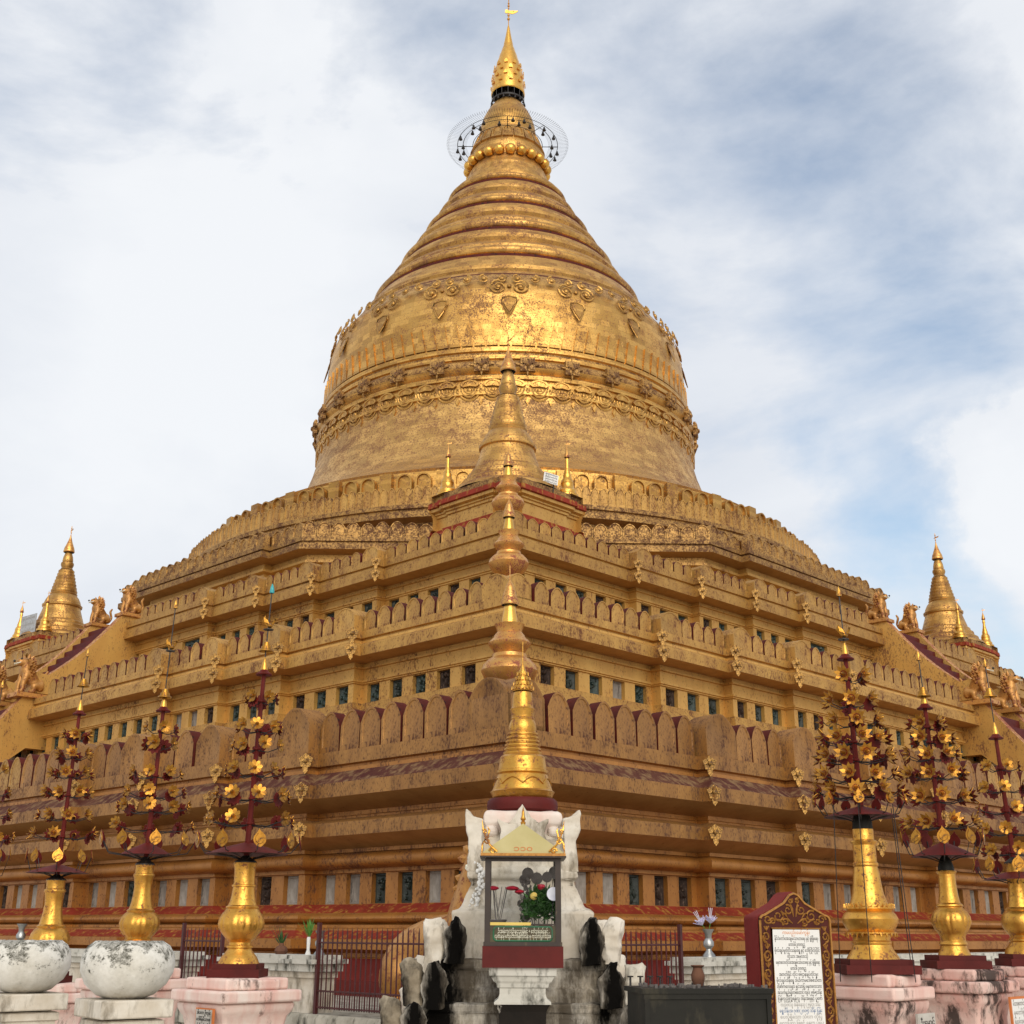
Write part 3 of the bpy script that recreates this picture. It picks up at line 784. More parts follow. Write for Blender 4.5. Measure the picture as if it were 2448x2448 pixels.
for i in range(n):
    p, q = Vector(poly4[i]), Vector(poly4[(i + 1) % n]); L = (q - p).length; e = (q - p) / L; nm = Vector((e.y, -e.x))
    if (MP @ Vector((p.x, p.y, 0))).y > 54 or L < .5: continue
    k = int(L / .44)
    for j in range(k):
        w = p + e * (L * (j + .5) / k) - nm * .1
        rim.add(MB().prism(merlon_pts(L / k * .97, .5 + rr_.uniform(-.06, .06)), -.08, .16, 0, 0, inset=(.8, .03)), Matrix.Translation((w.x, w.y, 11.33 + EYE)) @ Matrix.Rotation(atan2(nm.y, nm.x) + pi / 2, 4, 'Z'))
o = rim.build('octagon_parapet', [M_worn], pag); o['kind'] = 'stuff'

# merlons, rosettes, plaques --------------------------------------------------
def facing(nm): return atan2(nm.y, nm.x) + pi / 2
def wpos(p, z=0): return MP @ Vector((p[0], p[1], z))
MER = []      # (distance, matrix, mesh, big)
def merlon_mesh(name, w, h, th):
    return MB().prism(merlon_pts(w, h), -th * .4, th * .6, 0, 1, inset=(.82, .014)).mesh(name, [M_fascia if h < .7 else M_fascia1, M_gap])
def parapet(poly, z, period, h, th, tag_):
    n = len(poly); w = period * (.92 if h > .7 else .88)
    me = merlon_mesh('merlon', w, h, th)
    bw = period * 1.5; bh = h * 1.16        # deep arched block standing on each redent
    mt_ = [M_fascia if h < .7 else M_fascia1, M_gap]
    big = MB(); big.prism([(x + bw / 2, zz_) for x, zz_ in merlon_pts(bw, bh)], 0, .5, 0, 0, inset=(.86, .012))
    me_b = big.mesh('corner_merlon', mt_)
    big2 = MB(); big2.prism([(x - bw / 2, zz_) for x, zz_ in merlon_pts(bw, bh)], 0, .5, 0, 0, inset=(.86, .012))
    me_b2 = big2.mesh('corner_merlon', mt_)
    big3 = MB(); big3.prism([(x + bw / 2, zz_) for x, zz_ in merlon_pts(bw, bh)], 0, bw * .98, 0, 0, inset=(.86, .012))
    big3.add(MB().prism([(x + bw / 2, zz_ * .995) for x, zz_ in merlon_pts(bw, bh)], 0, bw * .98, 0, 0, inset=(.86, .012)), Matrix.Rotation(-pi / 2, 4, 'Z') @ Matrix.Translation((-bw, -.004, 0)))
    me_b3 = big3.mesh('corner_merlon', mt_)
    for i in range(n):
        p, q = Vector(poly[i]), Vector(poly[(i + 1) % n]); L = (q - p).length; e = (q - p) / L; nm = Vector((e.y, -e.x))
        wm = wpos((p + q) / 2)
        if wm.y > 52: continue
        if L < .6: continue
        right = nm.x > .9
        pv, nx = Vector(poly[i - 1]), Vector(poly[(i + 2) % n])
        # convex start / end corner?
        s0, s1 = 0.0, L
        cs = (p - pv).normalized(); convex_s = cs.x * e.y - cs.y * e.x > .5
        ce = (nx - q).normalized(); convex_e = e.x * ce.y - e.y * ce.x > .5
        if convex_s: s0 = bw
        if convex_e: s1 = L - bw
        k = max(1, int(round((s1 - s0) / period)))
        for j in range(k):
            c = p + e * (s0 + (s1 - s0) * (j + .5) / k) - nm * (th * .45)
            if L > 10 and abs((s0 + (s1 - s0) * (j + .5) / k) - L / 2) < 1.75: continue
            MER.append((me, c, z, facing(nm), ((s1 - s0) / k / period * 1.0)))
        if convex_s: MER.append((me_b3 if (p - pv).length > 4 else me_b, p - nm * .03, z, facing(nm), 1.0))
        if convex_e and L > 4 and False: pass
        if convex_e and (nx - q).length < 4: MER.append((me_b2, q - nm * .03, z, facing(nm), 1.0))
parapet(poly1, 3.08 + EYE, .60, .74, .26, 't1')
parapet(poly2, 6.15 + EYE, .47, .45, .2, 't2')
parapet(poly3, 8.80 + EYE, .42, .33, .16, 't3')
def shown(c, z):   # rough view test for choosing the nearest ones
    w = wpos(c, z) - Vector((0, 0, EYE))
    return abs(w.x / (w.y * .948 + w.z * .318)) < .42
MER = [m for m in MER if shown(m[1], m[2])]
MER.sort(key=lambda m: (wpos(m[1], m[2])).length)
rest = {}
for k, (me, c, z, rz, sx) in enumerate(MER):
    jit = random.uniform(-.022, .022)
    if k < 100:
        link(me.name.split('.')[0], me, pag, (c.x, c.y, z), (random.uniform(-.03, .02), jit, rz + random.uniform(-.03, .03)), (sx * random.uniform(.95, 1.03), 1, 1 + random.uniform(-.07, .05)))
    else:
        rest.setdefault('far', []).append((me, c, z, rz, sx))
def join_copies(name, items, mats, parent):
    bm = bmesh.new()
    for me, c, z, rz, sx in items:
        t = me.copy(); t.transform(Matrix.Translation((c.x, c.y, z)) @ Matrix.Rotation(rz, 4, 'Z') @ Matrix.Diagonal((sx, 1, 1, 1)))
        bm.from_mesh(t); bpy.data.meshes.remove(t)
    me = bpy.data.meshes.new(name); bm.to_mesh(me); bm.free()
    for m in mats: me.materials.append(m)
    o = link(name, me, parent); o['kind'] = 'stuff'; return o
join_copies('far_merlons', rest['far'], [M_fascia, M_gap], pag)

# plaques in the wall openings
WINS = []
def plaque_mesh(h, relief=True, seed=11):
    m = MB(); m.prism([(-.5, 0), (.5, 0), (.5, h), (-.5, h)], 0, .06, inset=(.86, .02))
    rq = random.Random(seed)
    if relief:
        for k in range(9): m.sphere((rq.uniform(-.28, .28), .03, h * rq.uniform(.15, .85)), rq.uniform(.05, .10), 7, 5, sz=rq.uniform(.4, 1.0))
    return m
plq = {}
for poly, wins, (zt, zb), nm_ in ((poly1, win1, (.97, .465), 1), (poly2, win2, (5.08, 4.69), 2), (poly3, win3, (7.88, 7.48), 3)):
    plq[nm_] = [[plaque_mesh(zt - zb, k_ not in (2, 4), 11 + 5 * q_ + k_).mesh('plaque', [m]) for q_ in range(4)] for k_, m in enumerate(M_niches)]
    for c, rz, ww, L in wins:
        w = wpos(c, zb + EYE)
        if w.y < 52 and shown(c, zb + EYE): WINS.append((w.length, nm_, c, zb + EYE, rz, ww))
WINS.sort(key=lambda x: x[0])
far = []
for k, (d, nm_, c, z, rz, ww) in enumerate(WINS):
    pick = random.choices(range(5), ((2, 0, 4, 2, 4) if nm_ == 1 else (2, 5, 2, 1, 0) if nm_ == 2 else (3, 3, 1, 3, 0)))[0]
    me = random.choice(plq[nm_][pick])
    if k < 100: link('plaque', me, pag, (c.x, c.y, z), (0, 0, rz), (ww, 1, 1))
    else: far.append((plq[nm_][0][0], c, z, rz, ww))
if far: join_copies('far_plaques', far, [M_niches[1]], pag)

# corner rosettes on cornices
ros = MB()
for k in range(5):
    ros.add(MB().prism([(0, .03), (.1, .1), (.11, .2), (0, .28), (-.11, .2), (-.1, .1)], -.07, 0, inset=(.7, .02)), Matrix.Rotation(k * 2 * pi / 5 + pi / 5 * 0, 4, 'Y'))
ros.sphere((0, -.08, 0), .09, 10, 8)
ros.add(MB().prism([(0, -.5), (.09, -.38), (.1, -.24), (0, -.16), (-.1, -.24), (-.09, -.38)], -.1, 0, inset=(.7, .02)))
ros_me = ros.mesh('rosette', [gold_mat('rosette_gold', rgb('#b98e48'), rgb('#a07838'), rgb('#4c2a1a'), .55, .45, 36, .6, 2.5, .5)])
def rosettes(poly, zs, ds, s):
    n = len(poly)
    for i in range(n):
        p0, p1, p2 = Vector(poly[i - 1]), Vector(poly[i]), Vector(poly[(i + 1) % n])
        e1, e2 = (p1 - p0).normalized(), (p2 - p1).normalized()
        if e1.x * e2.y - e1.y * e2.x < .5: continue
        if wpos(p1).y > 50 or not shown(p1, 3): continue
        L1, L2 = (p1 - p0).length, (p2 - p1).length
        if L1 > 1 and L2 > 1: continue                     # the near main corner carries an urn instead
        nm = (Vector((e1.y, -e1.x)) + Vector((e2.y, -e2.x))).normalized()
        for z, d in zip(zs, ds):
            c = p1 + nm * (d * 1.3)
            link('rosette', ros_me, pag, (c.x, c.y, z + EYE), (0, 0, facing(nm)), (s, s, s))
rosettes(poly1, (2.93, 2.38, 1.70), (.03, .30, .24), .48)
rosettes(poly2, (6.06, 5.70), (.02, .12), .50)
rosettes(poly3, (8.71, 8.39), (.02, .06), .44)

# stairways on the two visible faces
def stair(face, a0, z0, a1, z1, hw, extra):
    """flight from the top (a0,z0) down to (a1,z1); face 'r' runs along +x, face 'l' along -y"""
    R = Matrix.Identity(4) if face == 'r' else Matrix.Rotation(-pi / 2, 4, 'Z')
    T = lambda p: tuple(R @ Vector(p))
    def slab(y0, y1, m=0, up=.42):
        mb = MB()
        out = [(a0 - 1.2, z0 + up), (a0 + .15, z0 + up + .02)]
        for j in range(9):                                   # gently sagging balustrade
            q = j / 8; out.append((a0 + .15 + (a1 - a0) * q, z0 + up - .02 + (z1 - z0) * q - .14 * sin(pi * q) + .1 * q * q))
        out += [(a1 + .5, z1 + up + .12), (a1 + .62, z1 + .1), (a1 + .62, z1 - .05), (a1 - .1, z1 - .05)]
        out += [(a1 - .35, z1 - .05), (a0 - .1, z0 - 1.0), (a0 - 1.2, z0 - 1.0)]
        i = len(mb.v); n = len(out)
        for y in (y0, y1):
            for x, z in out: mb.v.append(T((x, y, z + EYE)))
        mb.face(range(i, i + n), 0); mb.face(reversed(range(i + n, i + 2 * n)), 0)
        for k in range(n): mb.face((i + (k + 1) % n, i + k, i + n + k, i + n + (k + 1) % n), 1 if 1 <= k <= 11 else 0)
        return mb
    fl = MB(); ns = 9
    for k in range(ns):
        x = a0 + (a1 - a0) * (k + .5) / ns; z = z0 + (z1 - z0) * (k + .5) / ns
        fl.box((0, 0, 0), ((a1 - a0) / ns * 1.0, 2 * hw - .02, (z0 - z1) / ns * 2), 0, M=R @ Matrix.Translation((x, 0, z - (z0 - z1) / ns + .27 + EYE)))
    st_ = fl.build('stair_flight', [M_maroon], pag)
    slab(-hw - .32, -hw).build('balustrade', [M_wall, M_mosaic], st_)
    slab(hw, hw + .32).build('balustrade', [M_wall, M_mosaic], st_)
for fc in 'rl':
    stair(fc, 17.25, 8.62, 19.35, 6.38, .8, 0)
    stair(fc, 20.0, 5.78, 22.6, 2.9, .8, 0)

# ------------------------------------------------------------------ statues grown from a skeleton
def skin_mesh(name, verts, edges, radii, mat, sub=2):
    me = bpy.data.meshes.new(name); me.from_pydata(verts, edges, [])
    o = bpy.data.objects.new(name, me); col.objects.link(o)
    o.modifiers.new('s', 'SKIN'); sd = o.modifiers.new('d', 'SUBSURF'); sd.levels = sd.render_levels = sub
    for k, r in enumerate(radii): me.skin_vertices[0].data[k].radius = (r, r) if not isinstance(r, tuple) else r
    me.skin_vertices[0].data[0].use_root = True
    dg = bpy.context.evaluated_depsgraph_get(); dg.update()
    m2 = bpy.data.meshes.new_from_object(o.evaluated_get(dg))
    bpy.data.objects.remove(o); bpy.data.meshes.remove(me)
    m2.materials.clear(); m2.materials.append(mat)
    for p in m2.polygons: p.use_smooth = True
    return m2
# sitting lion, faces -y, about 1.1 m high
LV = [(0, .28, .22), (0, .12, .36), (0, -.08, .56), (0, -.16, .74), (0, -.2, .88), (0, -.33, .86), (0, -.42, .83),
      (-.13, -.17, .5), (-.14, -.24, .26), (-.14, -.25, .05), (-.14, -.34, .03), (.13, -.17, .5), (.14, -.24, .26), (.14, -.25, .05), (.14, -.34, .03),
      (-.17, .2, .22), (-.2, .0, .24), (-.19, .06, .06), (-.19, -.1, .04), (.17, .2, .22), (.2, .0, .24), (.19, .06, .06), (.19, -.1, .04),
      (0, .4, .16), (0, .5, .35), (0, .42, .58), (0, .5, .72)]
LE = [(0, 1), (1, 2), (2, 3), (3, 4), (4, 5), (5, 6), (2, 7), (7, 8), (8, 9), (9, 10), (2, 11), (11, 12), (12, 13), (13, 14), (0, 15), (15, 16), (16, 17), (17, 18), (0, 19), (19, 20), (20, 21), (21, 22), (0, 23), (23, 24), (24, 25), (25, 26)]
LR = [.21, .2, .2, .17, .17, .13, .09, .11, .075, .065, .06, .11, .075, .065, .06, .16, .12, .08, .06, .16, .12, .08, .06, .06, .045, .05, .03]
lion_me = skin_mesh('lion_body', LV, LE, LR, M_lion)
mane = MB()
for ring_, (n_, r_, z_, y_, s_) in enumerate(((11, .22, .82, -.12, .2), (13, .25, .74, -.06, .18), (13, .26, .64, -.02, .15))):
    for k in range(n_):
        a = pi * 1.5 * (k / (n_ - 1) - .5) + pi / 2
        mane.add(MB().lathe([(.05, 0), (.06, .03), (.04, .1), (0, s_)], 6), Matrix.Translation((r_ * .8 * cos(a), y_, z_ + r_ * .55 * sin(a))) @ Matrix.Rotation(radians(-38), 4, 'X') @ Matrix.Rotation((a - pi / 2) * -.9, 4, 'Y'))
for sx in (-1, 1):
    mane.add(MB().lathe([(.05, 0), (.04, .06), (0, .13)], 6), Matrix.Translation((sx * .13, -.16, .98)) @ Matrix.Rotation(sx * .3, 4, 'Y'))
mane_me = mane.mesh('mane', [M_lion])
face_ = MB()
for sx in (-1, 1):
    face_.sphere((sx * .075, -.335, .935), .035, 8, 6); face_.tube([(sx * .02, -.47, .80), (sx * .08, -.43, .81), (sx * .11, -.36, .84)], .014, 5, 1)
face_.sphere((0, -.5, .865), .035, 8, 6)
for k in range(-2, 3): face_.add(MB().lathe([(.014, 0), (0, -.04)], 5, mat=1), Matrix.Translation((k * .03, -.49 + abs(k) * .012, .81)))
face_me = face_.mesh('lion_face', [M_iron, M_lett])
def lion(label, loc, rz, s, grp):
    t = thing('lion_statue', label, 'statue', loc, rz, grp)
    t.scale = (s, s, s)
    link('lion_body', lion_me, t); link('mane', mane_me, t); link('face', face_me, t)
    ped = MB(); ped.box((0, .05, -.06), (.62, 1.0, .12)); ped.build('pedestal', [M_lion], t)
    return t
for fc, ang, side in (('r', RZ + pi / 2, 'right'), ('l', RZ, 'left')):
    for lv, (a, z, s, nm_) in enumerate(((17.1, 9.0, .82, 'head of the upper stairway'), (19.95, 6.16, 1.02, 'foot of the upper stairway'))):
        for sg in (-1, 1):
            v = P(a, sg * .96) if fc == 'r' else P(sg * .96, -a)
            near = (sg < 0) if fc == 'r' else (sg > 0)
            lion('gold lion at the %s on the %s face, %s balustrade' % (nm_, side, 'nearer' if near else 'farther'), (v.x, v.y, z + EYE + .12 * s), ang, s, 'lions of the terrace stairways')

# ------------------------------------------------------------------ stupas on the terraces
def stupa_prof(s=1.0):
    L = [(1.5, 0), (1.45, .1), (1.28, .2), (1.26, .32), (1.12, .4), (1.1, .54), (1.0, .60), (.98, .70), (.9, .76), (.86, .9), (.80, 1.08), (.75, 1.24), (.73, 1.34), (.78, 1.37), (.79, 1.44), (.73, 1.47), (.72, 1.52), (.69, 1.62), (.62, 1.76), (.54, 1.86), (.52, 1.88), (.54, 1.93), (.5, 1.97)]
    r, z = .49, 1.97
    while r > .275:
        L += [(r + .03, z + .04), (r + .03, z + .10), (r - .015, z + .125)]; r -= .034; z += .142
    return L, r, z
def corner_stupa(label, loc, rz, boards):
    t = thing('corner_stupa', label, 'stupa', loc, rz, 'corner stupas of the top terrace')
    plat = MB()
    sq_ = [(1.5, -1.5), (1.5, -1.05), (1.58, -1.05), (1.58, 1.05), (1.5, 1.05), (1.5, 1.5)]
    poly = []
    for r in range(4):
        a = r * pi / 2; poly += [(x * cos(a) - y * sin(a), x * sin(a) + y * cos(a)) for x, y in sq_]
    sweep(plat, poly, [(-.6, 0), (-.12, -.02), (-.12, -.2), (0, -.22), (.02, -.36), (-.04, -.38), (-.04, -.46), (-.12, -.5), (-.12, -.54), (-.16, -.56), (-.16, -.62), (-.2, -.64), (-.2, -.98), (-.1, -1.0), (-.1, -1.08), (.0, -1.2), (.0, -2.35)], [1, 1, 1, 2, 2, 0, 0, 0, 0, 0, 0, 0, 0, 2, 2, 0], True)
    for v in range(len(plat.v)): plat.v[v] = (plat.v[v][0], plat.v[v][1], plat.v[v][2] - EYE)
    plat.build('platform', [M_wall, M_worn, M_red], t)
    L, r, z = stupa_prof()
    bd = MB(); bd.lathe(L, 48)
    bo = bd.build('bell', [M_cone], t, angle=30)
    zz_ = z
    nk = MB(); nk.lathe([(r + .02, zz_), (.25, zz_ + .02), (.23, zz_ + .06), (.21, zz_ + .08), (.26, zz_ + .22), (.25, zz_ + .3), (.2, zz_ + .34), (.215, zz_ + .38), (.19, zz_ + .56), (.13, zz_ + .74), (.1, zz_ + .8)], 24)
    nk.build('lotus_bud', [M_cone], t)
    hz_ = zz_ + .76
    h = MB(); h.lathe([(.21, hz_), (.23, hz_ + .03), (.2, hz_ + .16), (.2, hz_ + .18), (.15, hz_ + .3), (.14, hz_ + .33), (.09, hz_ + .47), (.08, hz_ + .5), (.03, hz_ + .68), (.012, hz_ + .8), (.012, hz_ + 1.15)], 20)
    h.lathe([(.21, hz_), (.19, hz_ + .04), (.05, hz_ + .2)], 20, mat=1)
    for q in (.86, .98, 1.06): h.sphere((0, 0, hz_ + q), .03, 8, 6)
    h.prism([(-.08, 0), (.12, .02), (.16, .08), (0, .05)], -.008, .008, M=Matrix.Translation((0, 0, hz_ + .93)))
    h.build('umbrella', [M_urn, M_iron], t)
    return t
mini = MB()
mini.lathe([(.3, 0), (.3, .08), (.24, .12), (.24, .2), (.2, .24), (.17, .4), (.18, .42), (.16, .5), (.12, .56), (.11, .62), (.115, .65), (.09, .7), (.09, .74), (.07, .8), (.045, .98), (.06, 1.05), (.05, 1.12), (.03, 1.2)], 20)
mini_me = mini.mesh('mini_stupa_body', [M_bright])
mh = MB(); mh.lathe([(.075, 0), (.08, .02), (.06, .1), (.05, .15), (.025, .23), (.008, .3), (.008, .48)], 12); mh.prism([(-.05, 0), (.08, .01), (.1, .05), (0, .03)], -.005, .005, M=Matrix.Translation((0, 0, .38)))
mh_me = mh.mesh('umbrella', [M_urn])
RR = 18.06
for nm_, an in (('near corner', -pi / 2), ('far left corner', pi), ('far right corner', 0.0)):
    an += .0094
    X, Y = PX + RR * cos(an), PY + RR * sin(an)
    corner_stupa('gilded stupa with ringed spire on the %s of the top terrace' % nm_, (X, Y, 11.12 + EYE), RZ, 0)
    for lab, dx, dy in (('to its left', -1.62, 0), ('to its right', 1.62, 0), ('in front of it', 0, -1.62)):
        if nm_ == 'near corner' and dy: continue
        t = thing('mini_stupa', 'slim little gold stupa %s of the stupa at the %s' % (lab.replace(' of it', '').replace('to its left', 'left').replace('to its right', 'right'), nm_), 'stupa', (X + dx, Y + dy, 11.12 + EYE), 0, 'little stupas round the corner stupas')
        link('bell', mini_me, t); link('umbrella', mh_me, t, (0, 0, 1.17))

# urn finials standing one behind the other on the terrace corners
ur = MB()
ur.lathe([(.26, -.3), (.26, -.1), (.2, 0), (.3, .08), (.44, .22), (.5, .36), (.47, .46), (.38, .56), (.31, .6), (.3, .66), (.26, .68), (.33, .78), (.37, .82), (.38, .86), (.33, .92), (.29, .95), (.27, 1.0), (.22, 1.06), (.24, 1.14), (.27, 1.2), (.24, 1.21), (.15, 1.22)], 40)
ur_me = ur.mesh('pot', [M_urn])
us = MB(); us.lathe([(.15, 1.2), (.14, 1.3), (.12, 1.4), (.10, 1.55), (.08, 1.6)], 20)
us_me = us.mesh('shaft', [M_bright])
uh = MB(); uh.lathe([(.15, 1.56), (.16, 1.6), (.135, 1.68), (.135, 1.70), (.115, 1.76), (.115, 1.78), (.09, 1.84), (.09, 1.86), (.065, 1.93), (.02, 2.02), (.008, 2.05), (.008, 2.3)], 20); uh.lathe([(.15, 1.56), (.13, 1.6), (.05, 1.7)], 20, mat=1)
uh_me = uh.mesh('umbrella', [M_urn, M_iron])
for lab, a, z, s in (('lowest terrace', 20.25, 4.27 - .36 * .98, .98), ('middle terrace', 17.75, 7.22 - .36 * .84, .84), ('upper terrace', 15.15, 9.8 - .36 * .8, .8)):
    v = P(a, -a)
    t = thing('urn_finial', 'red and gold urn with umbrella finial on the near corner of the %s' % lab, 'urn', (v.x, v.y, z + EYE), 0, 'urns on the terrace corners')
    t.scale = (s, s, s)
    link('pot', ur_me, t); link('shaft', us_me, t); link('umbrella', uh_me, t)

# ------------------------------------------------------------------ lettering
_cons = 'ကခဂဃငစဆဇဈညဉဋဌဍဎဏတထဒဓနပဖဗဘမယရလဝသဟဠအ'
def reorder(s):
    out = []
    for ch in s:
        if ch in '\u1031\u103c':               # written before its consonant
            j = len(out)
            while j > 0 and out[j - 1] in '\u103b\u103c\u103d\u103e\u1031': j -= 1
            out.insert(max(0, j - 1), ch)
        elif ch != '\u1039': out.append(ch)
    return ''.join(out)
def text(name, body, size, mat, parent, loc, rot, align='CENTER', width=None, depth=.001):
    c = bpy.data.curves.new(name, 'FONT'); c.body = reorder(body); c.size = size; c.align_x = align; c.align_y = 'CENTER'; c.extrude = depth
    c.resolution_u = 2
    o = bpy.data.objects.new(name, c); col.objects.link(o)
    dg = bpy.context.evaluated_depsgraph_get(); dg.update()
    me = bpy.data.meshes.new_from_object(o.evaluated_get(dg)); bpy.data.objects.remove(o)
    me.materials.clear(); me.materials.append(mat); me.name = name
    o = link(name, me, parent, loc, rot)
    if width:
        xs = [v.co.x for v in me.vertices]
        if xs:
            w = max(xs) - min(xs)
            o.scale = (width / w, 1, 1)
    return o
FRONT = Euler((pi / 2, 0, 0))

# boards on the corner stupas' platforms
def board(label, loc, rz, w, h, mat, lines):
    t = thing('sign_board', label, 'sign', loc, rz)
    m = MB(); m.box((0, 0, h / 2), (w, .03, h)); m.build('panel', [mat], t)
    for k in range(lines): text('lettering', 'ဤရင်ပြင်တော်ပေါ်သို့ မတက်ရ'[:24 - 3 * (k % 2)], h / lines * .6, M_ink if mat is M_sign else M_faint, t, (0, -.018, h * (1 - (k + .5) / lines)), FRONT, width=w * .85)
    m = MB(); m.box((-w * .3, .04, -.05), (.03, .03, .3)); m.box((w * .3, .04, -.05), (.03, .03, .3)); m.build('bracket', [M_iron], t)
    return t
o = board('small white lettered board on the platform of the near corner stupa', (1.0, 31.0, 11.2 + EYE), radians(38), .42, .28, M_sign, 4); o.rotation_euler = (0, radians(8), radians(25))
board('pale grey blank-looking board beside the far left corner stupa', (PX - 18.9, 48.7, 11.15 + EYE), radians(-40), 1.1, .75, M_greysign, 3)

# ------------------------------------------------------------------ enclosure walls and fences
def enc_wall(label, fc, s0, s1):
    """low white wall with a heavy cap along the enclosure line; s measured from the near corner"""
    t_ = thing('enclosure_wall', label, 'wall', (0, 0, 0), 0, 'white enclosure walls')
    t_.matrix_world = MP
    def at(s): return (A - .25, -A + s) if fc == 'r' else (A - s, -A + .25)
    m = MB(); c = MB()
    (x0, y0), (x1, y1) = at(s0), at(s1)
    cx_, cy_ = (x0 + x1) / 2, (y0 + y1) / 2; L = s1 - s0
    sz = (lambda w, l, h: (w, l, h)) if fc == 'r' else (lambda w, l, h: (l, w, h))
    m.box((cx_, cy_, .69 + .2), sz(.34, L, .42)); m.box((cx_, cy_, .69 + .44), sz(.40, L + .06, .07))
    m.build('wall_body', [M_cream], t_)
    c.box((cx_, cy_, 1.22), sz(.50, L + .14, .1)); c.box((cx_, cy_, 1.29), sz(.58, L + .24, .055)); c.box((cx_, cy_, 1.34), sz(.5, L + .1, .05))
    c.build('cap', [M_white], t_)
    return t_
def s_of(xd, fc):             # distance from the enclosure corner where the line meets a bearing
    k = xd / 2365.3 * .948
    for i in range(2000):
        s = i * .01
        w = P(A - .25, -A + s) if fc == 'r' else P(A - s, -A + .25)
        if (fc == 'r' and w.x / w.y > k) or (fc == 'l' and w.x / w.y < k): return s
    return 20
SL = (3.6, 5.5, 6.8, 13.5); SR = (3.15, 4.9, 5.0, 13.5)
enc_wall('short mossy white wall left of the shrine, fence post at its end', 'l', SL[0], SL[1])
enc_wall('white wall with grey cap far left behind the bowls', 'l', SL[2], SL[3])
enc_wall('white wall with broken cap behind the lettered red tablet and golden vases', 'r', SR[0] + .3, SR[3])
def fence(label, fc, s0, s1):
    t_ = thing('iron_fence', label, 'fence', (0, 0, 0), 0, 'maroon iron fences')
    t_.matrix_world = MP
    def at(s, z): return ((A - .05, -A + s, z) if fc == 'r' else (A - s, -A + .05, z))
    z0, z1 = .74, 1.68
    L = s1 - s0; nb = int(L / .095)
    b = MB()
    for k in range(nb + 1):
        s = s0 + L * k / nb
        b.tube([at(s, z0), at(s, z1 - .05), at(s, z1 + .02)], [.0105, .0105, .002], 5)
        if k < nb: b.tube([at(s + L / nb / 2, z0), at(s + L / nb / 2, z0 + .2)], .008, 4)
    b.build('bars', [M_fence], t_)
    r = MB()
    for z in (z0 + .02, z0 + .21, z1 - .16): r.tube([at(s0, z), at(s1, z)], .012, 5)
    r.build('rails', [M_fence], t_)
    for s in (s0, s1):
        p = MB(); p.box(at(s, (.68 + z1 + .08) / 2), (.045, .045, z1 + .08 - .68)); p.build('post', [M_fence], t_)
fence('maroon spiked iron fence left of the white shrine', 'l', .15, SL[0] - .12)
fence('maroon spiked iron fence right of the white shrine', 'r', .15, SR[0] - .12)
fence('maroon spiked iron fence between the two left white walls', 'l', SL[1] + .15, SL[2] - .15)

# corner lion with two bodies behind the shrine
v = P(23.7, -23.7)
t = thing('corner_lion', 'golden two-bodied lion crouching behind the white shrine at the pagoda corner', 'statue', (v.x - .28, v.y, .69), 0); t.scale = (1.15, 1.1, 1.2)
CV = [(0, -.1, .75), (0, -.25, 1.05), (0, -.4, 1.3), (0, -.5, 1.55), (0, -.68, 1.52), (-.28, -.35, .75), (-.3, -.5, .38), (-.3, -.52, .06), (-.3, -.68, .05), (.28, -.35, .75), (.3, -.5, .38), (.3, -.52, .06), (.3, -.68, .05),
      (-.45, .2, .62), (-.95, .55, .42), (-1.05, .2, .3), (-1.0, .35, .08), (-.95, .05, .06), (.45, .2, .62), (.95, .55, .42), (1.05, .2, .3), (1.0, .35, .08), (.95, .05, .06)]
CE = [(0, 1), (1, 2), (2, 3), (3, 4), (1, 5), (5, 6), (6, 7), (7, 8), (1, 9), (9, 10), (10, 11), (11, 12), (0, 13), (13, 14), (14, 15), (15, 16), (16, 17), (0, 18), (18, 19), (19, 20), (20, 21), (21, 22)]
CR = [.40, .46, .34, .27, .17, .2, .15, .12, .1, .2, .15, .12, .1, .44, .42, .2, .12, .09, .44, .42, .2, .12, .09]
link('lion_body', skin_mesh('corner_lion_body', CV, CE, CR, M_lion), t)
mn = MB()
for j, (n_, r_, z_, y_) in enumerate(((11, .30, 1.5, -.42), (13, .36, 1.25, -.34), (13, .40, 1.0, -.28))):
    for k in range(n_):
        a = pi * 1.6 * (k / (n_ - 1) - .5) + pi / 2
        mn.add(MB().lathe([(.05, 0), (.052, .03), (.035, .06), (0, .10)], 6), Matrix.Translation((r_ * .8 * cos(a), y_, z_ + r_ * .6 * sin(a))) @ Matrix.Rotation(radians(-38), 4, 'X') @ Matrix.Rotation((a - pi / 2) * -.9, 4, 'Y'))
mn.build('mane', [M_lion], t)
link('face', face_me, t, (0, .0, -.42), None, (2, 1.75, 2.2)).location = (0, -.06, -.42)
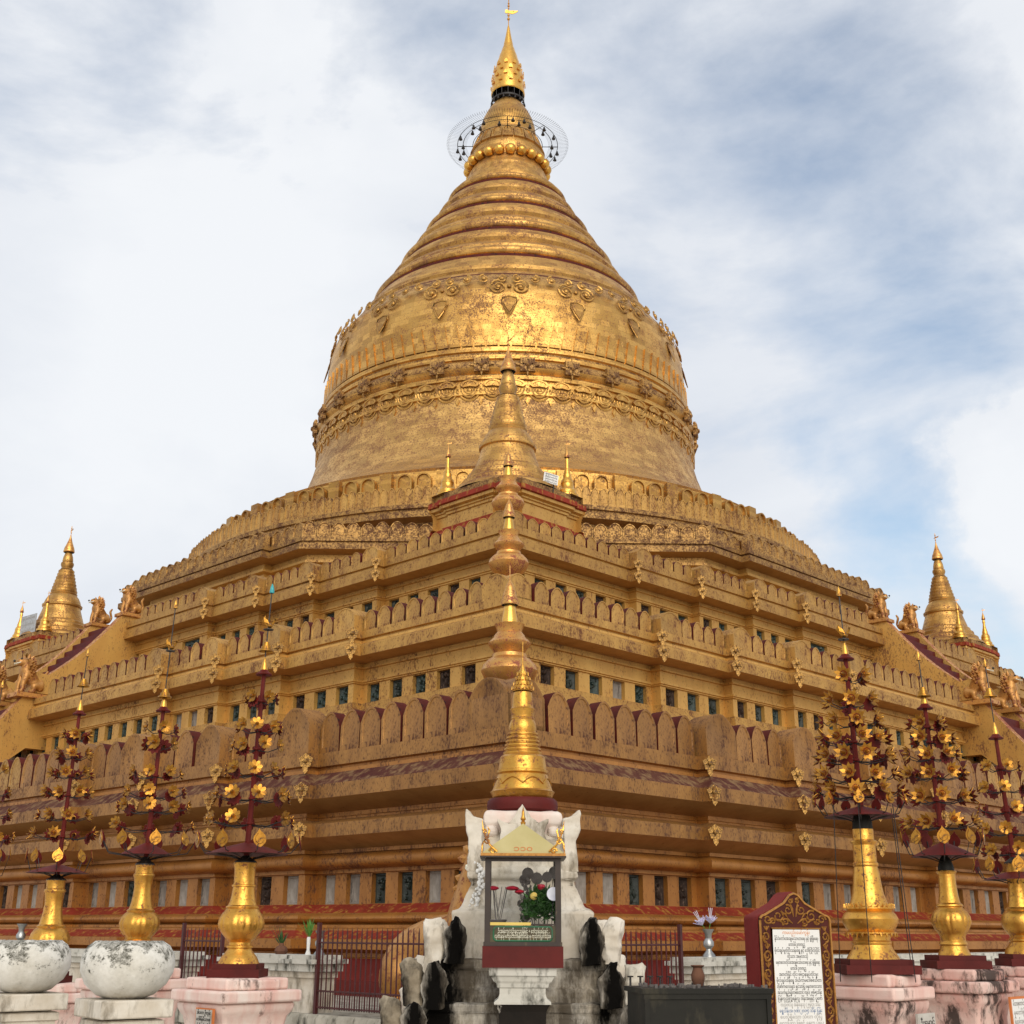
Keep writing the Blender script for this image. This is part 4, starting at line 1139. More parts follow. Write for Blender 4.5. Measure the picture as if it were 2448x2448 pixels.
# ------------------------------------------------------------------ white shrine with a gold stupa
SX, SY = .105, 11.2
t = thing('white_shrine', 'white plaster shrine with black soot stains and a small gold stupa on top', 'shrine', (SX, SY, 0))
def blob(mb, s, j=.012, seed=1):
    r = random.Random(seed)
    mb.v = [(x + r.uniform(-j, j), y + r.uniform(-j, j), z + r.uniform(-j, j)) for x, y, z in mb.v]; return mb
def leaf_slab(w, h, th, lean=.0):
    """bud shaped antefix with a pinched waist and a curled tip"""
    o_ = [(-.44, 0), (.44, 0), (.40, .14), (.44, .30), (.5, .46), (.48, .60), (.38, .74), (.26, .86), (.16, .98), (-.0, 1.0), (-.16, .90), (-.34, .78), (-.48, .62), (-.5, .46), (-.44, .30), (-.40, .14)]
    m_ = MB(); n_ = len(o_)
    for y_, k_ in ((-th * .5, .62), (-th * .32, .92), (th * .32, .92), (th * .5, .62)):
        for x_, z_ in o_:
            zc_ = .5 + (z_ - .5) * (1 if k_ > .9 else .86)
            m_.v.append((x_ * w * k_, y_ - lean * h * max(0, z_ - .4) ** 1.5, (zc_ if z_ > 0 else 0) * h))
    m_.face(range(n_)); m_.face([3 * n_ + q_ for q_ in reversed(range(n_))])
    for r_ in range(3):
        for q_ in range(n_): m_.face((r_ * n_ + (q_ + 1) % n_, r_ * n_ + q_, (r_ + 1) * n_ + q_, (r_ + 1) * n_ + (q_ + 1) % n_))
    return m_
def stier(name, hw, z0, z1, mat, ledge=.03):
    m = MB(); h = z1 - z0
    sqp([(hw + ledge, z0), (hw + ledge, z0 + h * .3), (hw, z0 + h * .36), (hw, z0 + h * .72), (hw + ledge * .8, z0 + h * .8), (hw + ledge, z1), (hw * .6, z1 + .01)], m)
    m2 = MB()
    o = m.build(name, [mat], t)
    bv = o.modifiers.new('b', 'BEVEL'); bv.width = .02; bv.segments = 2
    return o
def sqp(prof_, mb, mat=0):
    n0 = None
    for k, (hw, z) in enumerate(prof_):
        i = len(mb.v)
        for x, y in ((-1, -1), (1, -1), (1, 1), (-1, 1)): mb.v.append((x * hw, y * hw, z))
        if k:
            for j in range(4): mb.face((n0 + j, n0 + (j + 1) % 4, i + (j + 1) % 4, i + j), mat)
        n0 = i
    mb.face((n0, n0 + 1, n0 + 2, n0 + 3), mat)
stier('base_step', 1.06, 0, .52, M_step); stier('base_step', .94, .52, .86, M_step); stier('base_step', .80, .86, 1.13, M_step)
stier('middle_step', .66, 1.13, 1.45, M_step)
body = MB()
sqp([(.57, 1.44), (.575, 1.81), (.53, 1.83), (.50, 1.85), (.44, 2.0), (.425, 2.03), (.43, 2.06), (.455, 2.075), (.455, 2.14), (.43, 2.16), (.39, 2.18), (.385, 2.36), (.34, 2.4), (.3, 2.44), (.3, 2.5)], body)
o = body.build('shrine_body', [M_cream], t)
bv = o.modifiers.new('b', 'BEVEL'); bv.width = .018; bv.segments = 2
lump = bpy.data.textures.new('plaster_lumps', 'CLOUDS'); lump.noise_scale = .11; lump.noise_depth = 3
def rough_cast(o_, st=.035, lev=3):
    sd_ = o_.modifiers.new('s', 'SUBSURF'); sd_.subdivision_type = 'SIMPLE'; sd_.levels = sd_.render_levels = lev
    dm = o_.modifiers.new('d', 'DISPLACE'); dm.texture = lump; dm.strength = st; dm.mid_level = .5
    dm.texture_coords = 'GLOBAL'
rough_cast(o, .03, 4)
for ch in t.children:
    if 'step' in ch.name: rough_cast(ch, .05, 4)
def antefix(x, y, z, w, h, rz, mat, seed):
    r5 = random.Random(seed)
    m = blob(leaf_slab(w * r5.uniform(.92, 1.08), h * r5.uniform(.94, 1.06), .15, r5.uniform(.1, .3)), 0, .013, seed)
    o_ = m.build('antefix', [mat], t, (x, y, z), (0, 0, rz), angle=70); rough_cast(o_, .055, 2); return o_
k = 0
for hw, z, w, h, mats_ in ((.96, .84, .22, .33, (M_bud, M_halfsoot)), (.82, 1.11, .22, .33, (M_bud, M_halfsoot)), (.67, 1.42, .21, .34, (M_bud, M_cream))):
    for sx in (-1, 1):
        for sy in (-1, 1):
            k += 1
            antefix(sx * (hw + .03), sy * (hw - .06), z, w, h, sx * pi / 2, (M_grime if sx < 0 and z < 1.3 else mats_[1]) if sy < 0 else M_cream, k)
            antefix(sx * (hw - .13), sy * (hw + .03), z, w, h, 0, mats_[0] if sy < 0 else M_cream, k + 40)
for sx in (-1, 1):                                  # tall horn leaves at the head of the shrine
    for sy in (-1, 1):
        hl = MB()
        for q_, (xi, xo, dz_i, dz_o) in enumerate(((-.07, .07, 0, 0), (-.06, .06, .13, .13), (-.045, .055, .24, .24), (-.06, .085, .36, .38), (-.055, .09, .42, .46), (.02, .085, .445, .505))):
            for x_, y_ in ((xi, -1), (xo, -1), (xo, 1), (xi, 1)): hl.v.append((sx * x_, y_ * (.065 if q_ < 5 else .045), dz_o if x_ == xo else dz_i))
            if q_:
                for j in range(4): hl.face((q_ * 4 - 4 + j, q_ * 4 - 4 + (j + 1) % 4, q_ * 4 + (j + 1) % 4, q_ * 4 + j))
        hl.face((20, 21, 22, 23))
        o = blob(hl, 0, .005, 70 + sx + 3 * sy).build('horn_leaf', [M_cream], t, (sx * .39, sy * .39, 2.13), angle=80)
        bv = o.modifiers.new('b', 'BEVEL'); bv.width = .02; bv.segments = 2; rough_cast(o, .04, 3)
hb_ = MB(); sqp([(.30, 2.44), (.31, 2.48), (.335, 2.53), (.335, 2.60), (.31, 2.63), (.25, 2.635)], hb_)
for sx in (-1, 1):
    for sy in (-1, 1): hb_.sphere((sx * .265, sy * .29, 2.46), .07, 10, 8, sz=.8)
o = hb_.build('head_block', [M_blush], t); bv = o.modifiers.new('b', 'BEVEL'); bv.width = .015; bv.segments = 2; rough_cast(o, .03, 2)
cl = MB().prism([(-.20, -.06), (-.18, .06), (-.215, .16), (-.13, .12), (-.07, .18), (0, .29), (.07, .18), (.13, .12), (.215, .16), (.18, .06), (.20, -.06)], -.05, .05)
o = blob(cl, 0, .006, 9).build('crest', [M_cream], t, (0, -.38, 2.39), angle=50); rough_cast(o, .04, 3)
mz = 2.635
b = MB(); b.lathe([(.0, mz), (.28, mz), (.305, mz + .02), (.31, mz + .06), (.305, mz + .10), (.285, mz + .12), (0, mz + .12)], 40); b.build('red_drum', [M_maroon], t)
z0 = mz + .12
gs = MB()
gs.lathe([(.25, z0), (.265, z0 + .02), (.275, z0 + .05), (.285, z0 + .06), (.265, z0 + .075), (.25, z0 + .12), (.225, z0 + .2), (.215, z0 + .215), (.228, z0 + .225), (.228, z0 + .245), (.215, z0 + .25), (.212, z0 + .28), (.20, z0 + .36), (.185, z0 + .375),
          (.17, z0 + .385)] + [q for j in range(6) for q in ((.172 - j * .007, z0 + .39 + j * .034), (.172 - j * .007, z0 + .405 + j * .034), (.155 - j * .007, z0 + .415 + j * .034), (.155 - j * .007, z0 + .422 + j * .034))] +
         [(.125, z0 + .61), (.118, z0 + .66), (.105, z0 + .69), (.108, z0 + .705), (.1, z0 + .715), (.102, z0 + .74), (.115, z0 + .79), (.1, z0 + .80), (.095, z0 + .81), (.092, z0 + .88), (.082, z0 + .94), (.05, z0 + .97)], 40)
for q in range(8):                                    # raised scallops on the bell
    for sg in (1,):
        pts = []
        for j in range(9):
            u = j / 8; a = 2 * pi * (q + u) / 8; zz_ = z0 + .12 + .055 * sin(pi * u); rr0 = .25 - (zz_ - z0 - .12) * .31 + .004
            pts.append((rr0 * cos(a - pi / 2), rr0 * sin(a - pi / 2), zz_))
        gs.tube(pts, .006, 4, cap=False)
gst = gs.build('gold_stupa', [M_vase], t, angle=28)
for q in range(24):
    pass
gh = MB(); gz = z0 + .95
gh.lathe([(.088, gz), (.095, gz + .01), (.085, gz + .04), (.06, gz + .09), (.06, gz + .1), (.045, gz + .14), (.045, gz + .15), (.03, gz + .19), (.012, gz + .24), (.004, gz + .27), (.004, gz + .46)], 20)
for lv, (rr0, zz_, nn) in enumerate(((.098, gz + .015, 16), (.082, gz + .055, 14), (.066, gz + .1, 12), (.05, gz + .145, 10))):
    for q in range(nn):
        a = 2 * pi * q / nn; gh.add(MB().prism([(-.012, 0), (.012, 0), (.01, .02), (0, .034), (-.01, .02)], -.003, .003), Matrix.Translation((rr0 * cos(a), rr0 * sin(a), zz_)) @ Matrix.Rotation(a + pi / 2, 4, 'Z'))
gh.build('umbrella', [M_vase], t)
blm = MB()                                            # string of jasmine on the left of the shrine
rj = random.Random(5)
for q in range(70): blm.sphere((-.375 + rj.uniform(-.03, .03) - .03 * sin(q * .09), -.49 + rj.uniform(-.02, .02), 1.70 + q * .0072), rj.uniform(.008, .02), 5, 4)
o = blm.build('jasmine_garland', [M_sign], None, (SX, SY, 0)); tag(o, 'cream jasmine garland hanging on the left of the white shrine', 'garland')

# pedestal and glass offering cabinet in front of the shrine
CX, CY = .098, 10.05
t = thing('pedestal', 'white moulded pedestal with a maroon slab carrying the glass cabinet', 'pedestal', (CX, CY, 0))
ped = MB()
def rect_prof(mb, prof_, mats_):
    n0 = None
    for k, (hx, hy, z) in enumerate(prof_):
        i = len(mb.v)
        for x, y in ((-1, -1), (1, -1), (1, 1), (-1, 1)): mb.v.append((x * hx, y * hy, z))
        if k:
            for j in range(4): mb.face((n0 + j, n0 + (j + 1) % 4, i + (j + 1) % 4, i + j), mats_[k - 1])
        n0 = i
    mb.face((n0, n0 + 1, n0 + 2, n0 + 3), mats_[-1])
rect_prof(ped, [(.2, .17, 0), (.17, .15, .98), (.175, .15, 1.10), (.195, .165, 1.14), (.21, .175, 1.15), (.21, .175, 1.165), (.18, .155, 1.19), (.17, .15, 1.22), (.17, .15, 1.26), (.19, .16, 1.268), (.195, .165, 1.295), (.215, .175, 1.31), (.235, .185, 1.345), (.25, .2, 1.35), (.25, .2, 1.405)], [1, 1, 1, 1, 0, 0, 0, 0, 0, 0, 0, 0, 0, 0])
ped.build('column', [M_white, M_soot], t, smooth=False)
sl = MB(); sl.box((0, 0, 1.48), (.60, .45, .15)); sl.build('slab', [M_maroon], t)
zc = 1.556
t = thing('glass_cabinet', 'glass offering cabinet with cream gabled roof on the maroon slab', 'cabinet', (CX, CY, zc)); t.scale = (.93, 1, .965)
bs = MB(); bs.box((0, 0, .015), (.63, .43, .03)); bs.build('floor_board', [M_wood], t)
for sx in (-1, 1):
    for sy in (-1, 1):
        MB().box((sx * .285, sy * .19, .345), (.046, .04, .63)).build('post', [M_wood], t)
fp = MB(); fp.box((0, -.195, .09), (.54, .014, .12)); sgp = fp.build('sign_panel', [M_olive], t)
gr = MB(); w_, h_ = .235, .052; rc = []
for q in range(32):
    a = 2 * pi * q / 32; sx, sz = cos(a), sin(a)
    rc.append(((w_ - .03) * (1 if sx > 0 else -1) + .03 * sx if abs(sx) > 1e-6 else 0, (h_ - .03) * (1 if sz > 0 else -1) + .03 * sz if abs(sz) > 1e-6 else 0))
gr.tube([(x, -.2035, z + .09) for x, z in rc + rc[:1]], .006, 5, cap=False); gr.build('green_border', [M_green], sgp)
text('lettering', 'ဦးအန်းကူ(၁)ဦးဌေးညွန့်မြင့် + ဒေါ်သန်းစန်းနှင့်', .042, M_lett, sgp, (0, -.2035, .108), FRONT, width=.40)
text('lettering', 'လုပ်ငန်းမှ ကျောင်းတီးမှန်လုပ်ငန်း မှ ကုသိုလ်ပြုပါသည်။', .042, M_lett, sgp, (0, -.2035, .072), FRONT, width=.45)
MB().box((-.1, -.2, .163), (.33, .02, .022)).build('yellow_strip', [M_yellow], t)
MB().box((.16, -.2, .158), (.22, .012, .012)).build('front_rail', [M_wood], t)
MB().box((0, -.19, .645), (.6, .034, .03)).build('head_rail', [M_wood], t)
for nm_, c_, s_ in (('front_pane', (0, -.19, .40), (.536, .004, .46)), ('side_pane', (-.285, 0, .40), (.004, .345, .46)), ('side_pane', (.285, 0, .40), (.004, .345, .46)), ('rear_pane', (0, .19, .40), (.536, .004, .46))):
    MB().box(c_, s_).build(nm_, [M_glass], t)
rf = MB()
rf.prism([(-.335, .665), (.335, .665), (.335, .69), (0, .915), (-.335, .69)], -.26, .26, 0, 0)
rfo = rf.build('roof', [M_gable], t)
MB().box((0, -.0, .662), (.70, .54, .012)).build('eave_board', [M_wood], t)
ef = MB(); ef.box((0, -.268, .678), (.69, .012, .02)); ef.build('gilt_edge', [M_carveg], rfo)
for k, x in enumerate((-.052, 0, .052)):
    pass
text('lettering', '၁၁၀', .055, M_orangef, rfo, (0, -.262, .722), FRONT, width=.15)
fn = MB(); fn.lathe([(.018, .905), (.022, .925), (.012, .935), (.024, .95), (.014, .97), (.01, 1.01), (.0, 1.05)], 12, c=(0, -.24, 0)); fn.build('finial', [M_vase], rfo)
for sx in (-1, 1):
    sg_ = MB()
    def sp(cx_, cz_, s, fl, st=0.0):
        return [(sx * (cx_ + s * (1 - .8 * j / 16) * cos(st + fl * 2 * pi * 1.2 * j / 16)), -.265, cz_ + s * (1 - .8 * j / 16) * sin(st + fl * 2 * pi * 1.2 * j / 16)) for j in range(17)]
    sg_.tube(sp(.25, .705, .026, 1), .007, 5); sg_.tube(sp(.29, .78, .03, -1, 2), .007, 5); sg_.tube(sp(.315, .85, .02, 1, 1), .006, 5)
    sg_.tube([(sx * .21, -.265, .70), (sx * .27, -.265, .75), (sx * .30, -.265, .80), (sx * .325, -.265, .86), (sx * .335, -.265, .94)], [.008, .009, .01, .008, .002], 5)
    sg_.tube([(sx * .335, -.265, .69), (sx * .33, -.265, .76), (sx * .30, -.265, .80)], [.006, .009, .006], 5)
    sg_.tube([(sx * .29, -.265, .80), (sx * .275, -.265, .86), (sx * .29, -.265, .89)], [.006, .009, .002], 5)
    sg_.build('gilt_scroll', [M_vase], rfo)
# contents
zf = zc + .03
t = thing('flower_vase', 'grey pot of dried stems with red ruffled paper fans inside the glass cabinet', 'vase', (CX - .19, CY + .02, zf))
MB().lathe([(.0, 0), (.05, 0), (.055, .02), (.05, .1), (.06, .14), (.072, .155), (.066, .16), (.05, .14), (0, .14)], 20).build('pot', [M_grey], t)
sm = MB(); rs = random.Random(4)
for q in range(9): sm.tube([(rs.uniform(-.02, .02), 0, .13), (rs.uniform(-.05, .1), rs.uniform(-.03, .03), .40)], .0025, 4)
sm.build('stems', [M_grey], t)
for q, (x, z, s) in enumerate(((-.035, .385, .045), (.11, .385, .055), (.165, .36, .04))):
    m = MB(); m.lathe([(s, .0), (s * .8, .012), (s * .3, .02), (0, .022)], 18, wob=lambda a, z: .08 * sin(a * 9)); m.lathe([(s, 0), (s * .5, -.012), (0, -.014)], 18, mat=0, wob=lambda a, z: .08 * sin(a * 9)); m.build('paper_fan', [M_rose], t, (x, -.02, z))
t = thing('potted_plant', 'dark green leafy plant in a red pot inside the glass cabinet', 'plant', (CX + .17, CY - .01, zf))
MB().lathe([(0, 0), (.035, 0), (.045, .03), (.05, .12), (.055, .13), (0, .125)], 16).build('pot', [M_maroon], t)
fo = MB(); rs = random.Random(9)
for q in range(620):
    u = rs.random() ** .5; a = rs.uniform(0, 2 * pi); el_ = rs.uniform(-.6, 1.3)
    p = Vector((.135 * u * cos(a) * cos(el_) * 1.05 - .035, .09 * u * sin(a) * cos(el_), .235 + .14 * u * sin(el_)))
    L = rs.uniform(.04, .085)
    fo.add(MB().prism([(0, 0), (.013, L * .4), (0, L), (-.013, L * .4)], -.0008, .0008), Matrix.Translation(p) @ Euler((rs.uniform(-1.2, 2.6), rs.uniform(-1, 1), a)).to_matrix().to_4x4())
fo.build('foliage', [M_leafg], t)
m = MB(); m.tube([(-.0, 0, .1), (-.01, -.0, .24)], .006, 5); m.build('stem', [M_leafg], t)
MB().lathe([(0, .02), (.03, .015), (.034, 0), (.02, -.02), (0, -.03)], 10, wob=lambda a, z: .15 * sin(5 * a)).build('red_bloom', [M_rose], t, (-.03, -.03, .40))
t = thing('fan_cluster', 'bunch of round grey paper fans on sticks in the upper right of the cabinet', 'fans', (CX + .14, CY + .09, zf))
for q, (x, z, r) in enumerate(((-.1, .50, .045), (-.03, .465, .045), (.05, .475, .04), (.11, .51, .048), (-.13, .46, .035))):
    m = MB(); m.lathe([(0, -.002), (r, -.002), (r, .002), (0, .002)], 24); m.build('fan', [M_grey], t, (x, q * .012 - .03, z), (pi / 2, 0, 0))
    m = MB(); m.tube([(x, q * .012 - .026, z + .05), (x * .3, .0, .0)], .003, 4); m.build('fan_stick', [M_iron], t)
t = thing('paper_parasol', 'white round paper fan at the right inside the glass cabinet', 'fan', (CX + .232, CY - .12, zf))
MB().lathe([(0, -.002), (.05, -.002), (.05, .002), (0, .002)], 28).build('disc', [M_paper], t, (0, 0, .345), (pi / 2, 0, 0))
MB().tube([(0, .006, .39), (-.02, .01, 0)], .003, 5).build('stick', [M_iron], t)
t = thing('dry_bouquet', 'faded grey bouquet with a cream flower in the middle of the cabinet', 'bouquet', (CX + .03, CY, zf))
m = MB(); rs = random.Random(21)
for q in range(120):
    a = rs.uniform(0, 2 * pi); z = rs.uniform(.06, .44); r = rs.uniform(0, .05)
    m.add(MB().prism([(0, 0), (.012, .02), (0, .045), (-.012, .02)], -.001, .001), Matrix.Translation((r * cos(a) - .01, r * sin(a), z)) @ Euler((rs.uniform(-1, 1), rs.uniform(-1, 1), a)).to_matrix().to_4x4())
m.build('leaves', [M_grey], t)
MB().lathe([(0, 0), (.06, .0), (.07, .03), (.055, .08), (0, .085)], 16).build('pot', [M_grey], t, (-.03, .03, 0))
MB().sphere((0, 0, 0), .03, 10, 8).build('cream_flower', [M_yellow], t, (.055, -.06, .33))
t = thing('dark_jar', 'small black jar on the cabinet floor beside the potted plant', 'jar', (CX + .085, CY - .05, zf))
MB().lathe([(0, 0), (.03, 0), (.034, .04), (.025, .07), (.012, .085), (.016, .1), (0, .1)], 14).build('body', [M_iron], t)
MB().lathe([(0, .1), (.014, .1), (.01, .115), (0, .12)], 10).build('lid', [M_iron], t)

# ------------------------------------------------------------------ stele with inscription
t = thing('stone_tablet', 'inscribed white tablet in a carved gilt frame with thick maroon sides', 'tablet', (2.225, 10.35, .04), radians(14))
def stele_out(w, zb, zs, zt):
    pts = [(-w, zb), (w, zb), (w, zs - .04)]
    for j in range(5): a = j / 4 * pi / 2; pts.append((w - .04 + .04 * cos(a), zs - .04 + .04 * sin(a)))
    pts += [(w * .55, zs + .05), (w * .3, zs + .09), (w * .12, zs + .15), (0, zt)]
    L = [(-x, z) for x, z in pts[2:-1]][::-1]
    return pts + L
m = MB(); m.prism(stele_out(.305, .72, 1.76, 1.93), 0, .25); m.build('back_slab', [M_stele], t)
# carved frame: ground slab, then gilt scrolls in relief
m = MB(); m.prism(stele_out(.30, .72, 1.755, 1.92), -.03, .0); frm = m.build('carved_frame', [M_carve], t)
ed = MB(); ol = [p for p in stele_out(.297, .74, 1.752, 1.915)]
ed.tube([(x, -.034, z) for x, z in ol[1:] + ol[:1]], .010, 5, cap=False)
for q in ((-.197, .86), (.197, .86)):
    pass
ed.tube([(x, -.034, z) for x, z in ((-.205, .84), (.205, .84), (.205, 1.655), (-.205, 1.655), (-.205, .84))], .010, 5, cap=False)
for sx in (-1, 1):
    for k in range(6):
        z = .85 + k * .135; c_ = []
        for j in range(20):
            q = j / 19; r = .042 * (1 - .78 * q); an = -pi / 2 + (1 if k % 2 else -1) * sx * 2 * pi * 1.35 * q
            c_.append((sx * .25 + r * cos(an) * .8, -.034, z + .065 + r * sin(an)))
        ed.tube(c_, [.009 * (1 - .5 * j / 19) for j in range(20)], 4)
        ed.tube([(sx * .225, -.034, z), (sx * .265, -.034, z + .03), (sx * .275, -.034, z + .07), (sx * .25, -.034, z + .12)], [.004, .008, .008, .003], 4)
        for q in range(3): ed.tube([(sx * .25, -.032, z + .11), (sx * (.225 + q * .02), -.032, z + .145)], [.004, .006], 4)
    for (cx_, cz_, r0, st_) in ((.23, 1.72, .035, 0), (.14, 1.745, .045, 1), (.055, 1.79, .04, 2), (.19, 1.705, .025, 3), (.08, 1.70, .03, 4), (.03, 1.86, .02, 1)):
        c_ = []
        for j in range(20):
            q = j / 19; r = r0 * (1 - .75 * q); an = st_ + sx * 2 * pi * 1.3 * q; c_.append((sx * cx_ + r * cos(an), -.034, cz_ + r * sin(an)))
        ed.tube(c_, [.008 * (1 - .4 * j / 19) for j in range(20)], 4)
    for x0, z0_, x1, z1_ in ((.02, 1.69, .1, 1.73), (.1, 1.69, .17, 1.72), (.01, 1.74, .03, 1.84), (.06, 1.73, .1, 1.77)): ed.tube([(sx * x0, -.033, z0_), (sx * (x0 + x1) / 2, -.036, (z0_ + z1_) / 2 + .01), (sx * x1, -.033, z1_)], [.003, .009, .003], 4)
ed.build('gilt_scrollwork', [M_carveg], frm)
m = MB(); m.box((0, -.0335, 1.245), (.40, .01, .80)); pnl = m.build('inscription_panel', [M_sign], t)
LINES = [('ကမ္ပည်းမော်ကွန်း', .6, M_orange), ('နိုင်ငံတော်အေးချမ်းသာယာရေး နှင့် ဖွံ့ဖြိုးရေး', .96, M_ink), ('ကောင်စီ ဥက္ကဋ္ဌ', .36, M_ink), ('ဗိုလ်ချုပ်မှူးကြီးသန်းရွှေ နှင့် ဒေါ်ကြိုင်ကြိုင်', .99, M_ink), ('တို့သား အမှုလာသို့', .45, M_ink),
         ('မန္တလေးတိုင်းအေးချမ်းသာယာရေး နှင့် ဖွံ့ဖြိုးရေး', .96, M_ink), ('ကောင်စီ ဥက္ကဋ္ဌ', .34, M_ink), ('အတတ်ပြိုင် တိုင်း စစ်ဌာနချုပ်တိုင်းမှူး', .85, M_ink), ('ဗိုလ်ချုပ်ထိန်ရွှေ ဒါယိကာမဒေါ်စစ်သီတာ', .98, M_ink), ('တို့၏ကလေးများ ရှင်သာပြု မန္တလေးသား', .97, M_ink),
         ('အသက်ရှည်မျိုးတစ်ထောင် ကျပ်(၂၅၆၅)သိန်း', .96, M_ink), ('ပြန်လှည့်ကြွရန်လှူ ဒါန်းအမှုနှင့် ပူဇော်', .96, M_ink), ('ထည့်ဝင်သူ အနီးနေသူ (၂၅၉၃) သိန်း', .86, M_faint), ('ရွှေသိန်းအ ဂုဏ်(၂၀၀၅) သိန်း ပြုန်း', .92, M_blueink), ('ပေးပို့ရှိသော သံဃာ တို့ပြု', .9, M_faint), ('လေးပြုလှူ ဖြူစင် နေ့က ပွဲပေ', .95, M_faint), ('မြန်မာသက္ကရာဇ်တော်တို့သည် ကာလွန်', .96, M_ink), ('အောင်ပွဲပြုမြို့ပြုတစ်ကျပ်ပြန်တောင့်တပြု', .98, M_ink)]
for k, (s_, w_, mt_) in enumerate(LINES):
    text('inscription_line', s_, .034, mt_, pnl, (0, -.0392, 1.622 - k * .0436), FRONT, width=.385 * w_, depth=.0006)
m = MB(); m.box((0, .14, .62), (.78, .5, .2)); m.box((0, .14, .36), (.9, .6, .34)); m.box((0, .14, .1), (1.0, .7, .2)); bs_ = m.build('base', [M_carve], t)
ed = MB()
for k in range(6):
    for sx in (-1, 1):
        c_ = []
        for j in range(16):
            q = j / 15; r = .055 * (1 - .75 * q); an = pi * (sx > 0) + sx * 2 * pi * 1.3 * q; c_.append((-.32 + k * .128 + sx * .02 + r * cos(an), -.113, .625 + r * sin(an)))
        ed.tube(c_, .007, 4)
ed.tube([(-.38, -.113, .71), (.38, -.113, .71)], .01, 5); ed.build('gilt_scrollwork', [M_carveg], bs_)

# ------------------------------------------------------------------ candle trough and small things beside it
t = thing('incense_trough', 'black greasy metal candle trough before the inscribed tablet', 'trough', (1.225, 8.75, .035), radians(9))
m = MB()
m.box((0, 0, 1.27 - .0), (.86, .50, .03)); m.box((0, 0, 1.14), (.82, .46, .24)); m.box((0, 0, 1.0), (.86, .5, .05)); m.box((0, 0, .92), (.80, .44, .12)); m.box((0, 0, .84), (.86, .5, .04))
for sz_ in (-1, 1): m.box((0, -.234, 1.14 + sz_ * .10), (.84, .016, .035)); m.box((sz_ * .40, -.234, 1.14), (.03, .016, .165))
m.build('tank', [M_soaked], t)
for sx in (-1, 1):
    for sy in (-1, 1): MB().box((sx * .38, sy * .2, .41), (.05, .05, .82)).build('leg', [M_iron], t)
m = MB(); rs = random.Random(8)
for q in range(60): m.box((rs.uniform(-.4, .4), rs.uniform(-.22, .22), 1.292), (rs.uniform(.008, .03), rs.uniform(.008, .02), rs.uniform(.006, .03)), 0, rs.uniform(0, 3))
o = m.build('wax_drips', [M_grey], t); o['kind'] = 'stuff'
t = thing('clay_pot', 'small brown clay pot standing at the back edge of the trough', 'pot', (1.26, 8.93, 1.32))
MB().lathe([(0, 0), (.03, 0), (.045, .04), (.046, .07), (.034, .1), (.03, .115), (.044, .125), (.04, .13), (.026, .115), (0, .1)], 18).build('body', [M_clay], t)
MB().lathe([(.044, .125), (.047, .128), (.044, .131)], 18).build('rim', [M_clay], t)
t = thing('iron_candle_rack', 'black wrought iron scroll rack between the shrine and the trough', 'rack', (.98, 9.3, 0), radians(5))
m = MB()
for k in range(5):
    x = -.14 + k * .07; m.tube([(x, 0, 1.2), (x, 0, 1.36)], .008, 5); m.lathe([(.0, 1.36), (.022, 1.362), (.022, 1.37), (0, 1.372)], 10, c=(x, 0, 0))
m.build('candle_spike', [M_iron], t)
for k in range(4):
    m = MB(); x = -.105 + k * .07; m.tube([(x + .034 * cos(a_ * pi / 8), 0, 1.19 + .05 * sin(a_ * pi / 8)) for a_ in range(17)], .007, 5, cap=False); m.build('scroll_hoop', [M_iron], t)
for sx in (-1, 1): MB().tube([(sx * .14, 0, 1.2), (sx * .1, 0, 1.05), (sx * .12, 0, 0)], .01, 5).build('leg', [M_iron], t)

def lathe_thing(name, label, cat, loc, parts, grp=None, s=1.0):
    t_ = thing(name, label, cat, loc, 0, grp); t_.scale = (s, s, s)
    for pn, pr, mt_ in parts: MB().lathe(pr, 24).build(pn, [mt_], t_)
    return t_
zw = 1.365
def wl_(fc, s): 
    v_ = P(A - .25, -A + s) if fc == 'r' else P(A - s, -A + .25); return v_.x, v_.y
silver_parts = [('foot', [(0, 0), (.075, 0), (.07, .02), (.03, .07), (.028, .09)], M_silver), ('body', [(.028, .085), (.06, .12), (.062, .16), (.035, .2), (.04, .25), (.07, .30), (.06, .3), (.03, .25), (0, .24)], M_silver)]
x, y = wl_('l', SL[0] + .12); t = lathe_thing('silver_vase', 'silver vase on the mossy wall cap beside a jar of green leaves', 'vase', (x, y, zw), silver_parts)
x, y = wl_('r', SR[0] + .75); t = lathe_thing('silver_vase', 'silver vase holding lavender paper flowers on the right wall', 'vase', (x, y, zw), silver_parts, s=1.15)
for q, (dx, dz, tl) in enumerate(((-.06, .38, -.5), (.03, .40, .05))):
    m = MB(); m.tube([(0, 0, .25), (dx, 0, dz - .04)], .004, 4); m.build('flower_stem', [M_leafy], t)
    m = MB()
    for j in range(9): m.add(MB().prism([(0, 0), (.03, .05), (0, .11), (-.03, .05)], -.002, .002), Matrix.Rotation(j * 2 * pi / 9, 4, 'Z') @ Matrix.Rotation(radians(-50 + 14 * (j % 2)), 4, 'X'))
    for j in range(3): m.tube([(0, 0, 0), ((j - 1) * .02, 0, .17)], .003, 4, 1)
    m.build('paper_flower', [M_petal, M_paper], t, (dx, 0, dz - .04), (0, tl, 0))
x, y = wl_('l', SL[0] + .36)
t = lathe_thing('glass_jar', 'slim pale jar of fresh green leaves on the mossy wall', 'jar', (x, y, zw), [('jar_body', [(0, 0), (.04, .0), (.03, .03), (.02, .06), (.025, .2), (.02, .22), (0, .21)], M_sign)])
m = MB(); rs = random.Random(2)
